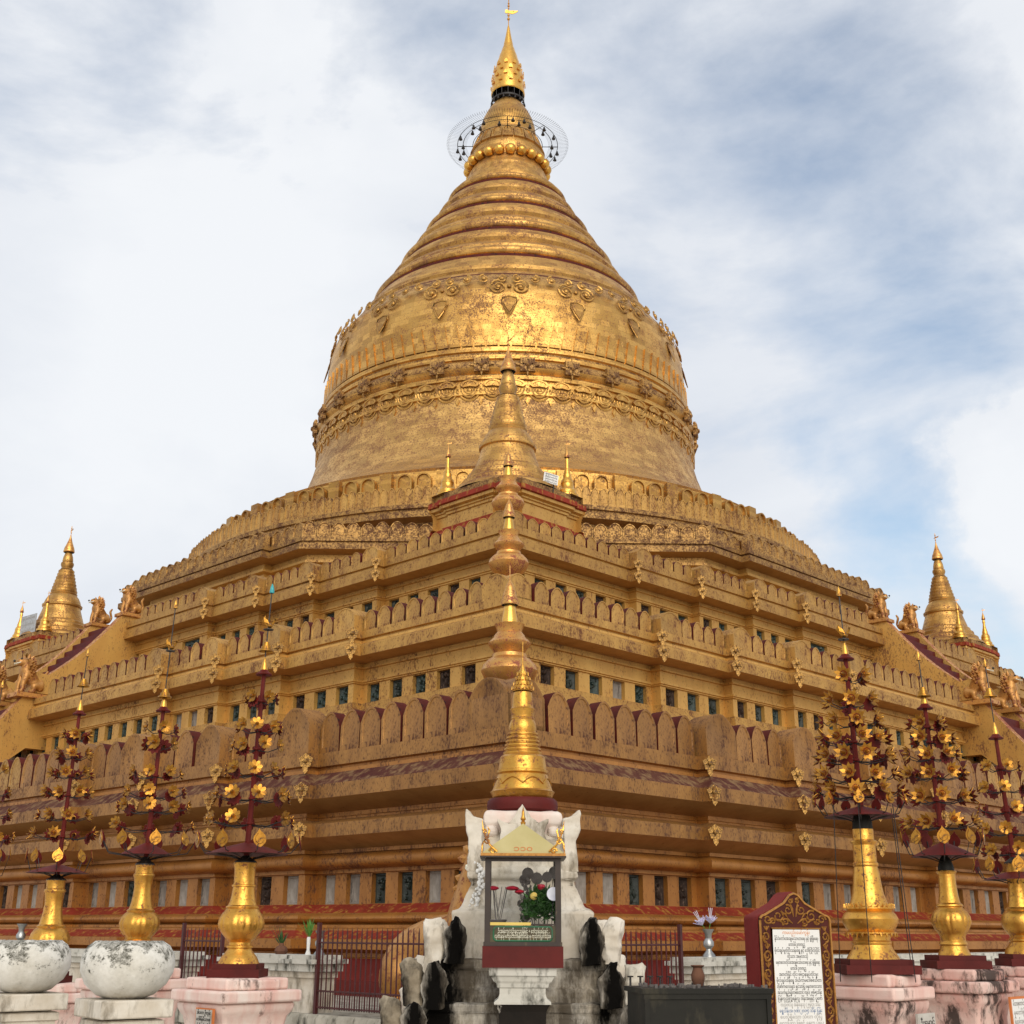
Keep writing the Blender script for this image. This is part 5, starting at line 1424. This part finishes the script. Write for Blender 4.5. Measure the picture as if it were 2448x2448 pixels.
for q in range(22):
    a = rs.uniform(0, 2 * pi); m.add(MB().prism([(0, 0), (.014, .09), (0, rs.uniform(.16, .26)), (-.014, .09)], -.001, .001), Matrix.Translation((0, 0, rs.uniform(.18, .26))) @ Matrix.Rotation(a, 4, 'Z') @ Matrix.Rotation(rs.uniform(-.7, .7), 4, 'X'))
m.build('leaves', [M_leafy], t)
x, y = wl_('l', SL[0] + .95)
t = lathe_thing('clay_pot', 'squat brown clay pot with dark leaves behind the nearest left golden vase', 'pot', (x, y, zw), [('body', [(0, 0), (.07, 0), (.09, .04), (.07, .09), (.035, .11), (.03, .14), (0, .13)], M_clay)])
m = MB()
for q in range(14):
    a = rs.uniform(0, 2 * pi); m.add(MB().prism([(0, 0), (.016, .09), (0, rs.uniform(.16, .3)), (-.016, .09)], -.001, .001), Matrix.Translation((0, 0, .1)) @ Matrix.Rotation(a, 4, 'Z') @ Matrix.Rotation(rs.uniform(-.9, .9), 4, 'X'))
m.build('leaves', [M_leafg], t)
x, y = wl_('l', 12.2)
lathe_thing('silver_vase', 'dull silver cup on the far left white wall above the left bowl', 'vase', (x, y, zw), silver_parts, s=1.3)

# ------------------------------------------------------------------ pedestals, bowls and flower trees
def pedestal(label, x, y, zt, w, mats_, grp, plate=None):
    t_ = thing('pink_pedestal', label, 'pedestal', (x, y, 0), RZ + pi / 4 + radians(45), grp)
    m_ = MB(); h = w / 2
    prof_ = [(h * 1.0, 0), (h * 1.0, .25), (h * .92, .32), (h * .84, .42), (h * .78, .55), (h * .77, zt - .42), (h * .82, zt - .32), (h * .92, zt - .26), (h * .92, zt - .2)]
    sqp(prof_, m_); o_ = m_.build('shaft', [mats_[1]], t_); b_ = o_.modifiers.new('b', 'BEVEL'); b_.width = .03; b_.segments = 3
    m_ = MB(); m_.box((0, 0, zt - .15), (w * 1.02, w * 1.02, .1)); m_.box((0, 0, zt - .05), (w * .8, w * .8, .1)); m_.box((0, 0, zt - .055), (w * .5, w * .92, .09))
    o_ = m_.build('cap', [mats_[0]], t_); b_ = o_.modifiers.new('b', 'BEVEL'); b_.width = .022; b_.segments = 3
    if plate:
        fm, pm, n_, dx, dz, pw, ph = plate
        pl_ = thing('name_plate', plate_label(label), 'plaque', (x, y, 0), t_.rotation_euler[2] - pi / 2 if fm is not None and dx is None else t_.rotation_euler[2])
    return t_
def plate_label(l): return l
def plate(label, x, y, z, rz, w, h, frame, panel, lines, ink):
    t_ = thing('name_plate', label, 'plaque', (x, y, z), rz)
    m_ = MB(); m_.box((0, 0, 0), (w, .02, h)); m_.build('frame', [frame], t_)
    m_ = MB(); m_.box((0, -.012, 0), (w * .9, .006, h * .88)); p_ = m_.build('panel', [panel], t_)
    for k, s_ in enumerate(lines): text('lettering', s_, h / len(lines) * .62, ink, p_, (0, -.0162, h * .88 * (.5 - (k + .5) / len(lines))), FRONT, width=w * .78)

def petal_mesh(name, pointed, n_=8, r=.07):
    m_ = MB()
    for k in range(n_):
        if pointed: o_ = [(0, .015), (.021, .03), (.024, .05), (0, .085), (-.024, .05), (-.021, .03)]
        else: o_ = [(0, .014), (.012, .024), (.0225, .05), (.019, .066), (.008, .076), (-.008, .076), (-.019, .066), (-.0225, .05), (-.012, .024)]
        pm = MB(); i = len(pm.v)
        for x_, z_ in o_: pm.v.append((x_, -.006 - .14 * z_ * (1 if not pointed else 2.2) + abs(x_) * .9 - (.25 * max(0, z_ - .05)), z_))
        q = len(o_); pm.face(range(q), 0)
        for x_, z_ in o_: pm.v.append((x_, .0 - .14 * z_ * (1 if not pointed else 2.2) + abs(x_) * .9 - (.25 * max(0, z_ - .05)), z_))
        pm.face(reversed(range(q, 2 * q)), 1)
        for a in range(q): pm.face((a, (a + 1) % q, q + (a + 1) % q, q + a), 0)
        m_.add(pm, Matrix.Rotation(2 * pi * k / n_, 4, 'Y'))
    m_.add(MB().lathe([(.02, 0), (.019, .01), (.010, .03 if not pointed else .05), (0, .045 if not pointed else .075)], 10), Matrix.Rotation(pi / 2, 4, 'X'))
    return m_.mesh(name, [M_flower, M_polered])
FL_round = petal_mesh('flower', False); FL_point = petal_mesh('flower', True)
def leaf_me(name, teardrop):
    m_ = MB()
    if teardrop:
        o_ = [(0, .1), (.02, .06)] + [(.045 * cos(a), .01 + .045 * sin(a)) for a in [.5 - j * .45 for j in range(10)]] + [(-.02, .06)]
        m_.prism(o_, -.012, 0, 0, 1, inset=(.62, -.012))
    else:
        o_ = [(0, -.07), (.03, -.055), (.052, -.03), (.06, 0), (.05, .03), (.03, .055), (.012, .07), (0, .095), (-.012, .07), (-.03, .055), (-.05, .03), (-.06, 0), (-.052, -.03), (-.03, -.055)]
        m_.prism(o_, -.006, 0, 0, 1, inset=(.7, -.006))
    return m_.mesh(name, [M_flower, M_polered])
LEAF = leaf_me('gilt_leaf', False); DROP = leaf_me('gilt_leaf', True)

def flower_tree(label, x, y, zb, vase, basew, mpp, dish, leaves, tiers_, top, pointed, teardrop=False, seed=1, dome=None, gad=False, lean=0.0):
    """zb: z of the foot; all other heights in metres above zb"""
    r_ = random.Random(seed)
    t_ = thing('flower_tree', label, 'offering tree', (x, y, zb), 0, 'golden flower trees in vases')
    m_ = MB(); m_.box((0, 0, .035), (basew, basew, .07)); m_.box((0, 0, .09), (basew * .86, basew * .86, .05)); o_ = m_.build('plinth', [M_maroon], t_)
    wob = (lambda a, z: .055 * abs(sin(a * 8)) * sin(pi * (z - gad[0]) / (gad[1] - gad[0])) if gad and gad[0] < z < gad[1] else 0.0) if gad else None
    v_ = MB(); v_.lathe([(0, .11)] + [(r * mpp, .11 + z * mpp) for r, z in vase], 80, wob=wob)
    if vase is VR1:
        for zf_, rf_, up_ in ((47, 47, -1), (91, 46, 1), (92, 42, 1)):
            for q_ in range(26):
                a_ = 2 * pi * q_ / 26; v_.add(MB().prism([(-.014, 0), (.014, 0), (0, up_ * .035)], -.004, .004), Matrix.Translation((rf_ * mpp * cos(a_), rf_ * mpp * sin(a_), .11 + zf_ * mpp)) @ Matrix.Rotation(a_ + pi / 2, 4, 'Z'))
    vo = v_.build('vase', [M_vase], t_, angle=30)
    vt = .11 + vase[-1][1] * mpp
    zt0 = vt
    if dome:
        d_ = MB(); d_.lathe([(dome[0], vt - .01), (dome[0] * .95, vt + dome[1] * .3), (dome[0] * .7, vt + dome[1] * .75), (.03, vt + dome[1])], 24); d_.build('soot_dome', [M_soaked], t_); zt0 = vt + dome[1] * .9
    dz, dr, dh = dish
    if not dome:
        d_ = MB(); d_.lathe([(vase[-1][0] * mpp * 1.02, vt - .006), (vase[-1][0] * mpp, vt + .008), (.045, vt + .045), (.034, max(vt + .06, dz - .02)), (0, max(vt + .06, dz - .02))], 16); d_.build('collar', [M_iron], t_)
    ztop = top['disc']
    tl = lambda z: (lean * (z - vt), 0.0)
    pole = MB(); pole.tube([(0, 0, zt0 - .05), (tl(ztop)[0], 0, ztop)], [.028, .02], 8)
    for z, R, n_, s_ in tiers_: pole.lathe([(.03, -.012), (.036, -.006), (.036, .006), (.03, .012)], 10, c=(tl(z)[0], 0, z - .03))
    pole.build('pole', [M_polered], t_)
    if dr > 0:
        d_ = MB(); d_.lathe([(dr, 0), (dr * .6, dh * .5), (.03, dh)], 14); d_.lathe([(dr, 0), (dr * .3, .012), (.03, .01)], 14, mat=1); d_.build('dish', [M_polered, M_gap], t_, (tl(dz)[0], 0, dz))
    lz, lR, ln = leaves
    arms = MB()
    for k in range(ln):
        a = 2 * pi * (k + .35) / ln
        d = Vector((cos(a), sin(a), 0)); o0 = Vector((tl(lz)[0], 0, 0))
        arms.tube([o0 + Vector((0, 0, dz - .05)) + d * .03, o0 + d * lR * .4 + Vector((0, 0, dz - .01)), o0 + d * lR * .85 + Vector((0, 0, dz + .02)), o0 + d * lR + Vector((0, 0, lz))], .005, 4)
        c = o0 + d * (lR + .004) + Vector((0, 0, lz))
        link('gilt_leaf', DROP if teardrop else LEAF, t_, c, Euler((radians(r_.uniform(-16, 4)), r_.uniform(-.15, .15), a + pi / 2)), (1, 1, 1))
    for z, R, n_, s_ in tiers_:
        off = r_.uniform(0, 1)
        for k in range(n_):
            if r_.random() < .06: continue
            a = 2 * pi * (k + off) / n_ + r_.uniform(-.06, .06); d = Vector((cos(a), sin(a), 0)); o0 = Vector((tl(z)[0], 0, 0))
            zz_ = z + r_.uniform(-.012, .012); Rk = R * r_.uniform(.93, 1.04)
            arms.tube([o0 + Vector((0, 0, z - .045)), o0 + d * Rk * .5 + Vector((0, 0, z - .06)), o0 + d * Rk * .9 + Vector((0, 0, zz_ - .03)), o0 + d * Rk + Vector((0, 0, zz_))], .0045, 4, cap=False)
            link('flower', FL_point if pointed else FL_round, t_, o0 + d * (Rk + .006) + Vector((0, 0, zz_)), Euler((radians(r_.uniform(-22, 6)), r_.uniform(0, .7), a + pi / 2 + r_.uniform(-.2, .2))), (s_,) * 3)
            if r_.random() < .32: link('petal_back', LEAFB, t_, o0 + d * (Rk * .86) + Vector((0, 0, zz_ - .05)), Euler((radians(r_.uniform(-10, 30)), r_.uniform(0, 1), a + pi / 2)), (s_,) * 3)
    arms.tube([(0, 0, dz - .08), (tl(tiers_[-1][0])[0], 0, tiers_[-1][0])], .012, 5)
    arms.build('wire_arms', [M_iron], t_)
    # finial: red disc, gilt cone, crown, bird, rod
    fz = ztop; fx = tl(ztop)[0]
    d_ = MB(); d_.lathe([(.02, .0), (.075, -.01), (.08, .0), (.05, .02), (.03, .05)], 12, wob=lambda a, z: .06 * sin(6 * a)); d_.build('top_disc', [M_polered], t_, (fx, 0, fz))
    d_ = MB(); d_.lathe([(.034, .03), (.036, .05), (.026, .1), (.012, .15), (.005, .17)], 14); d_.build('gilt_cone', [M_vase], t_, (fx, 0, fz))
    rd = MB(); rd.tube([(fx, 0, fz + .16), (tl(top['tip'])[0], 0, top['tip'])], .006, 5); rod = rd.build('rod', [M_iron], t_)
    if top.get('crown'):
        cz_ = top['crown']; d_ = MB(); d_.lathe([(.075, 0), (.07, .015), (.055, .02), (.05, .05), (.035, .055), (.03, .09), (.01, .1)], 12, wob=lambda a, z: .08 * sin(6 * a) if z < .01 else 0); d_.build('crown_tier', [M_flower], t_, (tl(cz_)[0], 0, cz_))
    if top.get('bird'):
        bz_ = top['bird']; b_ = MB()
        b_.sphere((0, 0, 0), .03, 10, 8, sz=.8); b_.tube([(.02, 0, .01), (.045, 0, .05), (.05, 0, .07)], [.012, .01, .012], 6); b_.tube([(.05, 0, .07), (.072, 0, .068)], [.008, .001], 5)
        b_.tube([(-.02, 0, .0), (-.06, 0, .05), (-.05, 0, .1)], [.014, .02, .003], 6)
        for sy in (-1, 1): b_.add(MB().prism([(0, 0), (-.05, .02), (-.06, .07), (-.02, .04)], -.004, .004), Matrix.Translation((0, sy * .025, .01)))
        b_.build('bird', [M_flower], t_, (tl(bz_)[0] + .012, 0, bz_))
        d_ = MB(); d_.lathe([(.0, 0), (.05, -.004), (.05, .004), (0, .006)], 10); d_.build('perch', [M_iron], t_, (tl(bz_)[0], 0, bz_ - .04))
    tp = top['tip']; d_ = MB(); d_.lathe([(.022, -.02), (.024, 0), (.016, .04), (.004, .075)], 10); d_.build('tip_bulb', [M_teal if top.get('teal') else M_vase], t_, (tl(tp)[0], 0, tp))
    return t_
bk = MB()
for k in range(8):
    o_ = [(0, 0), (.022, .03), (.02, .055), (0, .075), (-.02, .055), (-.022, .03)]
    bk.add(MB().prism(o_, -.003, .0), Matrix.Rotation(2 * pi * k / 8, 4, 'Y'))
LEAFB = bk.mesh('petal_back', [M_polered])

V1 = [(38, 0), (36, 6), (33, 12), (28, 18), (23, 25), (22, 28), (25, 29), (25, 32), (21, 33), (21, 38), (24, 42), (26, 43), (28, 46), (36, 56), (40, 64), (41, 71), (40, 80), (37, 88), (30, 97), (29, 99), (31, 100), (31, 102), (27, 104), (24, 112), (22, 122), (21, 132), (20.5, 137), (22.5, 138), (22.5, 141), (20, 142), (19.5, 156), (20, 170), (22, 178), (23, 181), (21, 182)]
V2 = [(36, 0), (34, 8), (26, 18), (24, 22), (26, 24), (26, 27), (23, 30), (24, 34), (28, 38), (34, 48), (36, 58), (34, 68), (28, 76), (25, 78), (26, 81), (22, 84), (19, 96), (17, 108), (16, 124), (18, 140), (20, 144), (19, 147), (17, 148), (17, 160), (18, 164)]
VR1 = [(49, 0), (46, 6), (38, 18), (35, 26), (36, 28), (36, 31), (34, 34), (35, 44), (47, 46), (47, 48), (42, 50), (47, 58), (51, 66), (52, 72), (48, 80), (42, 86), (47, 90), (46, 92), (38, 94), (34, 102), (29, 118), (26, 138), (24, 158), (22, 166), (24, 169), (24, 173), (21.5, 175), (21.5, 206), (26, 212), (25, 214), (20, 216), (20, 234), (19.5, 236)]
VR2 = [(30, 0), (28, 6), (24, 14), (24, 18), (26, 20), (25, 23), (23, 26), (23, 34), (25, 38), (26, 40), (31, 48), (35, 60), (34, 70), (30, 78), (24, 84), (23, 86), (25, 88), (24, 91), (20, 94), (17.5, 108), (16, 128), (16, 146), (19, 150), (18, 152), (15, 153)]
def zrel(ydisp, Yd, zb):      # height above zb of something seen at that elevation angle (tan) at that distance
    return EYE + Yd * math.tan(radians(18.555) + math.atan((966 - ydisp) / 2365.3)) - zb
def trees(spec):
    for s in spec:
        x, y = s['xy']; zb = s['zb']; zr = lambda yd: zrel(yd, y, zb)
        mpp = y * .955 / 2365.3
        flower_tree(s['label'], x, y, zb, s['vase'], s['basew'], mpp, (zr(s['dish'][0]), s['dish'][1] * mpp, s['dish'][2] * mpp), (zr(s['leaf'][0]), s['leaf'][1] * mpp, s['leaf'][2]),
                    [(zr(a), b * mpp, n_, s.get('fs', 1.0) * k * .94) for a, b, n_, k in s['tiers']],
                    dict(disc=zr(s['top'][0]), tip=zr(s['top'][1]), crown=zr(s['top'][2]) if s['top'][2] else None, bird=zr(s['top'][3]) if s['top'][3] else None, teal=s.get('teal')),
                    s['pointed'], s.get('tear', False), s['seed'], s.get('dome'), s.get('gad'), s.get('lean', 0))
L1, L2, L3, L4 = (-2.44, 12.0), (-3.73, 13.3), (-5.14, 14.8), (-6.75, 16.4)
R1, R2, R3 = (3.09, 11.3), (4.12, 12.3), (5.2, 13.4)
zb1 = EYE + 12.0 * math.tan(radians(18.555) + math.atan((966 - 1835) / 2365.3))
ZL = (1.26, 1.30, 1.10, 1.15); ZR = (1.34, 1.36, 1.36)
trees([
 dict(label='tall brass flower pole with blue tip in the gold vase nearest at left', xy=L1, zb=ZL[0], vase=V1, basew=.46, dish=(1615, 80, 22), leaf=(1592, 98, 9), fs=1.0,
      tiers=[(1550, 80, 9, 1.0), (1503, 72, 9, 1.0), (1457, 56, 8, .95), (1410, 48, 7, .95), (1375, 40, 7, .9), (1320, 28, 5, .9)], top=(1275, 1118, 1232, 1183), teal=True, pointed=False, seed=3, gad=(.35, .55), lean=.028),
 dict(label='gold vase with flower pole standing behind the right white bowl, wide leaf arms', xy=L2, zb=ZL[1], vase=V2, basew=.44, dish=(1617, 50, 22), leaf=(1590, 88, 9), fs=1.0,
      tiers=[(1562, 78, 8, .95), (1527, 66, 8, .95), (1500, 54, 7, .9), (1462, 48, 7, .9), (1407, 28, 4, 1.1), (1378, 28, 4, .9)], top=(1345, 1148, 1320, 1225), pointed=False, seed=5, gad=(.25, .5), lean=.024),
 dict(label='gold vase with spiky brass flower pole behind the left white bowl', xy=L3, zb=ZL[2], vase=V2, basew=.46, dish=(1652, 58, 16), leaf=(1622, 58, 8), fs=.95,
      tiers=[(1578, 60, 8, 1.0), (1543, 46, 7, 1.0), (1500, 42, 7, 1.0), (1464, 36, 6, 1.0), (1428, 30, 6, 1.0), (1392, 24, 5, 1.0)], top=(1352, 1240, 1300, None), pointed=True, seed=8, gad=(.3, .5), lean=.024),
 dict(label='farthest left flower pole, mostly outside the left picture edge', xy=L4, zb=ZL[3], vase=V2, basew=.44, dish=(1660, 50, 16), leaf=(1618, 60, 8), fs=.95,
      tiers=[(1585, 62, 8, 1.0), (1540, 55, 7, 1.0), (1500, 45, 7, 1.0), (1460, 36, 6, 1.0)], top=(1420, 1300, None, None), pointed=False, seed=9, lean=.02),
 dict(label='largest gold vase with zigzag collars and dense pointed flowers, right of the tablet', xy=R1, zb=ZR[0], vase=VR1, basew=.62, dish=(1538, 72, 20), leaf=(1512, 84, 9), fs=1.0, tear=True,
      tiers=[(1490, 82, 10, 1.0), (1460, 76, 9, .95), (1424, 68, 9, 1.05), (1390, 60, 8, 1.05), (1358, 54, 7, 1.0), (1320, 45, 6, 1.0), (1272, 36, 5, 1.0)], top=(1240, 1118, None, 1195), pointed=True, seed=12, dome=(.088, .2), lean=-.02),
 dict(label='ribbed gold vase with pointed flower pole, middle of the three on the right', xy=R2, zb=ZR[1], vase=VR2, basew=.5, dish=(1612, 62, 26), leaf=(1578, 74, 9), fs=1.0,
      tiers=[(1548, 68, 9, 1.0), (1500, 62, 9, 1.0), (1455, 58, 8, 1.0), (1420, 46, 7, 1.0), (1390, 42, 6, 1.0), (1362, 30, 5, 1.0)], top=(1332, 1238, 1310, None), pointed=True, seed=15, gad=(.3, .52), dome=(.075, .13), lean=-.03),
 dict(label='gold vase with round flower pole at the right picture edge', xy=R3, zb=ZR[2], vase=V2, basew=.46, dish=(1655, 62, 18), leaf=(1628, 74, 9), fs=.95,
      tiers=[(1598, 62, 8, 1.0), (1560, 58, 8, 1.0), (1520, 50, 7, 1.0), (1480, 44, 7, 1.0), (1440, 34, 5, 1.0)], top=(1388, 1250, 1310, None), pointed=False, seed=18, lean=-.03)])
# guy wires of the largest vase
wr = MB()
for a in (-2.6, -1.9, -.9, .4): wr.tube([(R1[0] + .33 * cos(a), R1[1] + .33 * sin(a), 2.72), (R1[0] + .40 * cos(a), R1[1] + .40 * sin(a), 1.28)], .004, 4)
o = wr.build('guy_wire', [M_iron]); tag(o, 'thin dark guy wires hanging round the largest gold vase', 'wires')

PG = 'pink pedestals of the flower trees'
mats_pink = (M_pinkw, M_pinkw)
def ped_at(label, xy, zt, w, mats_): return pedestal(label, xy[0], xy[1], zt, w, mats_, PG)
ped_at('streaky pink pedestal under the near left flower tree', L1, ZL[0], .82, (M_pinkw, M_pinkw))
ped_at('pale pink pedestal half hidden behind the right white bowl', L2, ZL[1], .82, (M_pinkw, M_pinkw))
ped_at('pale pink pedestal half hidden behind the left white bowl', L3, ZL[2], .82, (M_pinkw, M_pinkw))
ped_at('pink pedestal with black soot patches under the largest gold vase', R1, ZR[0], .70, (M_pink, M_dpink))
ped_at('mottled pink pedestal under the ribbed gold vase', R2, ZR[1], .80, (M_dpink, M_dpink))
ped_at('mottled pink pedestal at the right picture edge', R3, ZR[2], .80, (M_dpink, M_pink))
plate('small orange framed lettered plate on the near left pink pedestal', -2.62, 11.62, .93, RZ, .27, .18, M_orangef, M_marble, ['ဒါယကာ ဦးထွန်း', 'ဒေါ်စိန်မိသားစု', 'ပန်းအိုးတော်ကုသိုလ်'], M_ink)
plate('grey marble lettered plate on the soot patched right pedestal', 3.42, 11.08, .80, RZ + pi / 2, .30, .48, M_marble, M_marble, ['ဦးမောင်', 'ဒေါ်ခင်မြမိသားစု', 'ရွှေပန်းအိုး', 'အမြဲပူဇော်ပွဲ', 'ကုသိုလ်တော်'], M_ink)
plate('white orange framed lettered plate on the mottled right pedestal', 4.56, 12.07, .96, RZ + pi / 2, .30, .34, M_orangef, M_sign, ['မိသားစုကောင်း', 'မှုတော်ပြု', 'ပြုလုပ်သူများ', 'ကုသိုလ်'], M_faint)

def bowl(label, x, y, zt, r, seed):
    zt += .03; t_ = thing('plaster_bowl', label, 'bowl', (x, y, zt), 0, 'white bowls on pillars'); t_.scale = (1, 1, .92)
    k = r / .335
    m_ = MB(); m_.lathe([(0, 0), (.12 * k, 0), (.2 * k, .03 * k), (.285 * k, .11 * k), (.325 * k, .2 * k), (.33 * k, .26 * k), (.32 * k, .33 * k), (.285 * k, .39 * k), (.235 * k, .425 * k), (.22 * k, .425 * k), (.2 * k, .40 * k), (.15 * k, .3 * k), (0, .25 * k)], 48)
    blob(m_, 0, .004, seed); m_.build('bowl_shell', [M_bowl], t_)
    p_ = thing('white_pillar', label.replace('bowl with', 'pillar under the bowl with').replace('mossy white', 'square white'), 'pillar', (x, y, 0), RZ + pi / 4 + radians(38), 'white pillars under the bowls')
    m_ = MB(); sqp([(.24, 0), (.24, .2), (.20, .25), (.195, zt - .2), (.215, zt - .19), (.215, zt - .14), (.195, zt - .13)], m_); m_.build('shaft', [M_cream], p_, smooth=False)
    m_ = MB(); m_.box((0, 0, zt - .06), (.52, .52, .12)); o_ = m_.build('cap', [M_cream], p_); b_ = o_.modifiers.new('b', 'BEVEL'); b_.width = .012; b_.segments = 2
bowl('mossy white round bowl with a broad grey stain, nearer of the two at left', -2.72, 9.5, 1.165, .33, 5)
bowl('mossy white round bowl with dark mottling, cut by the left picture edge', -3.76, 10.4, 1.16, .33, 6)
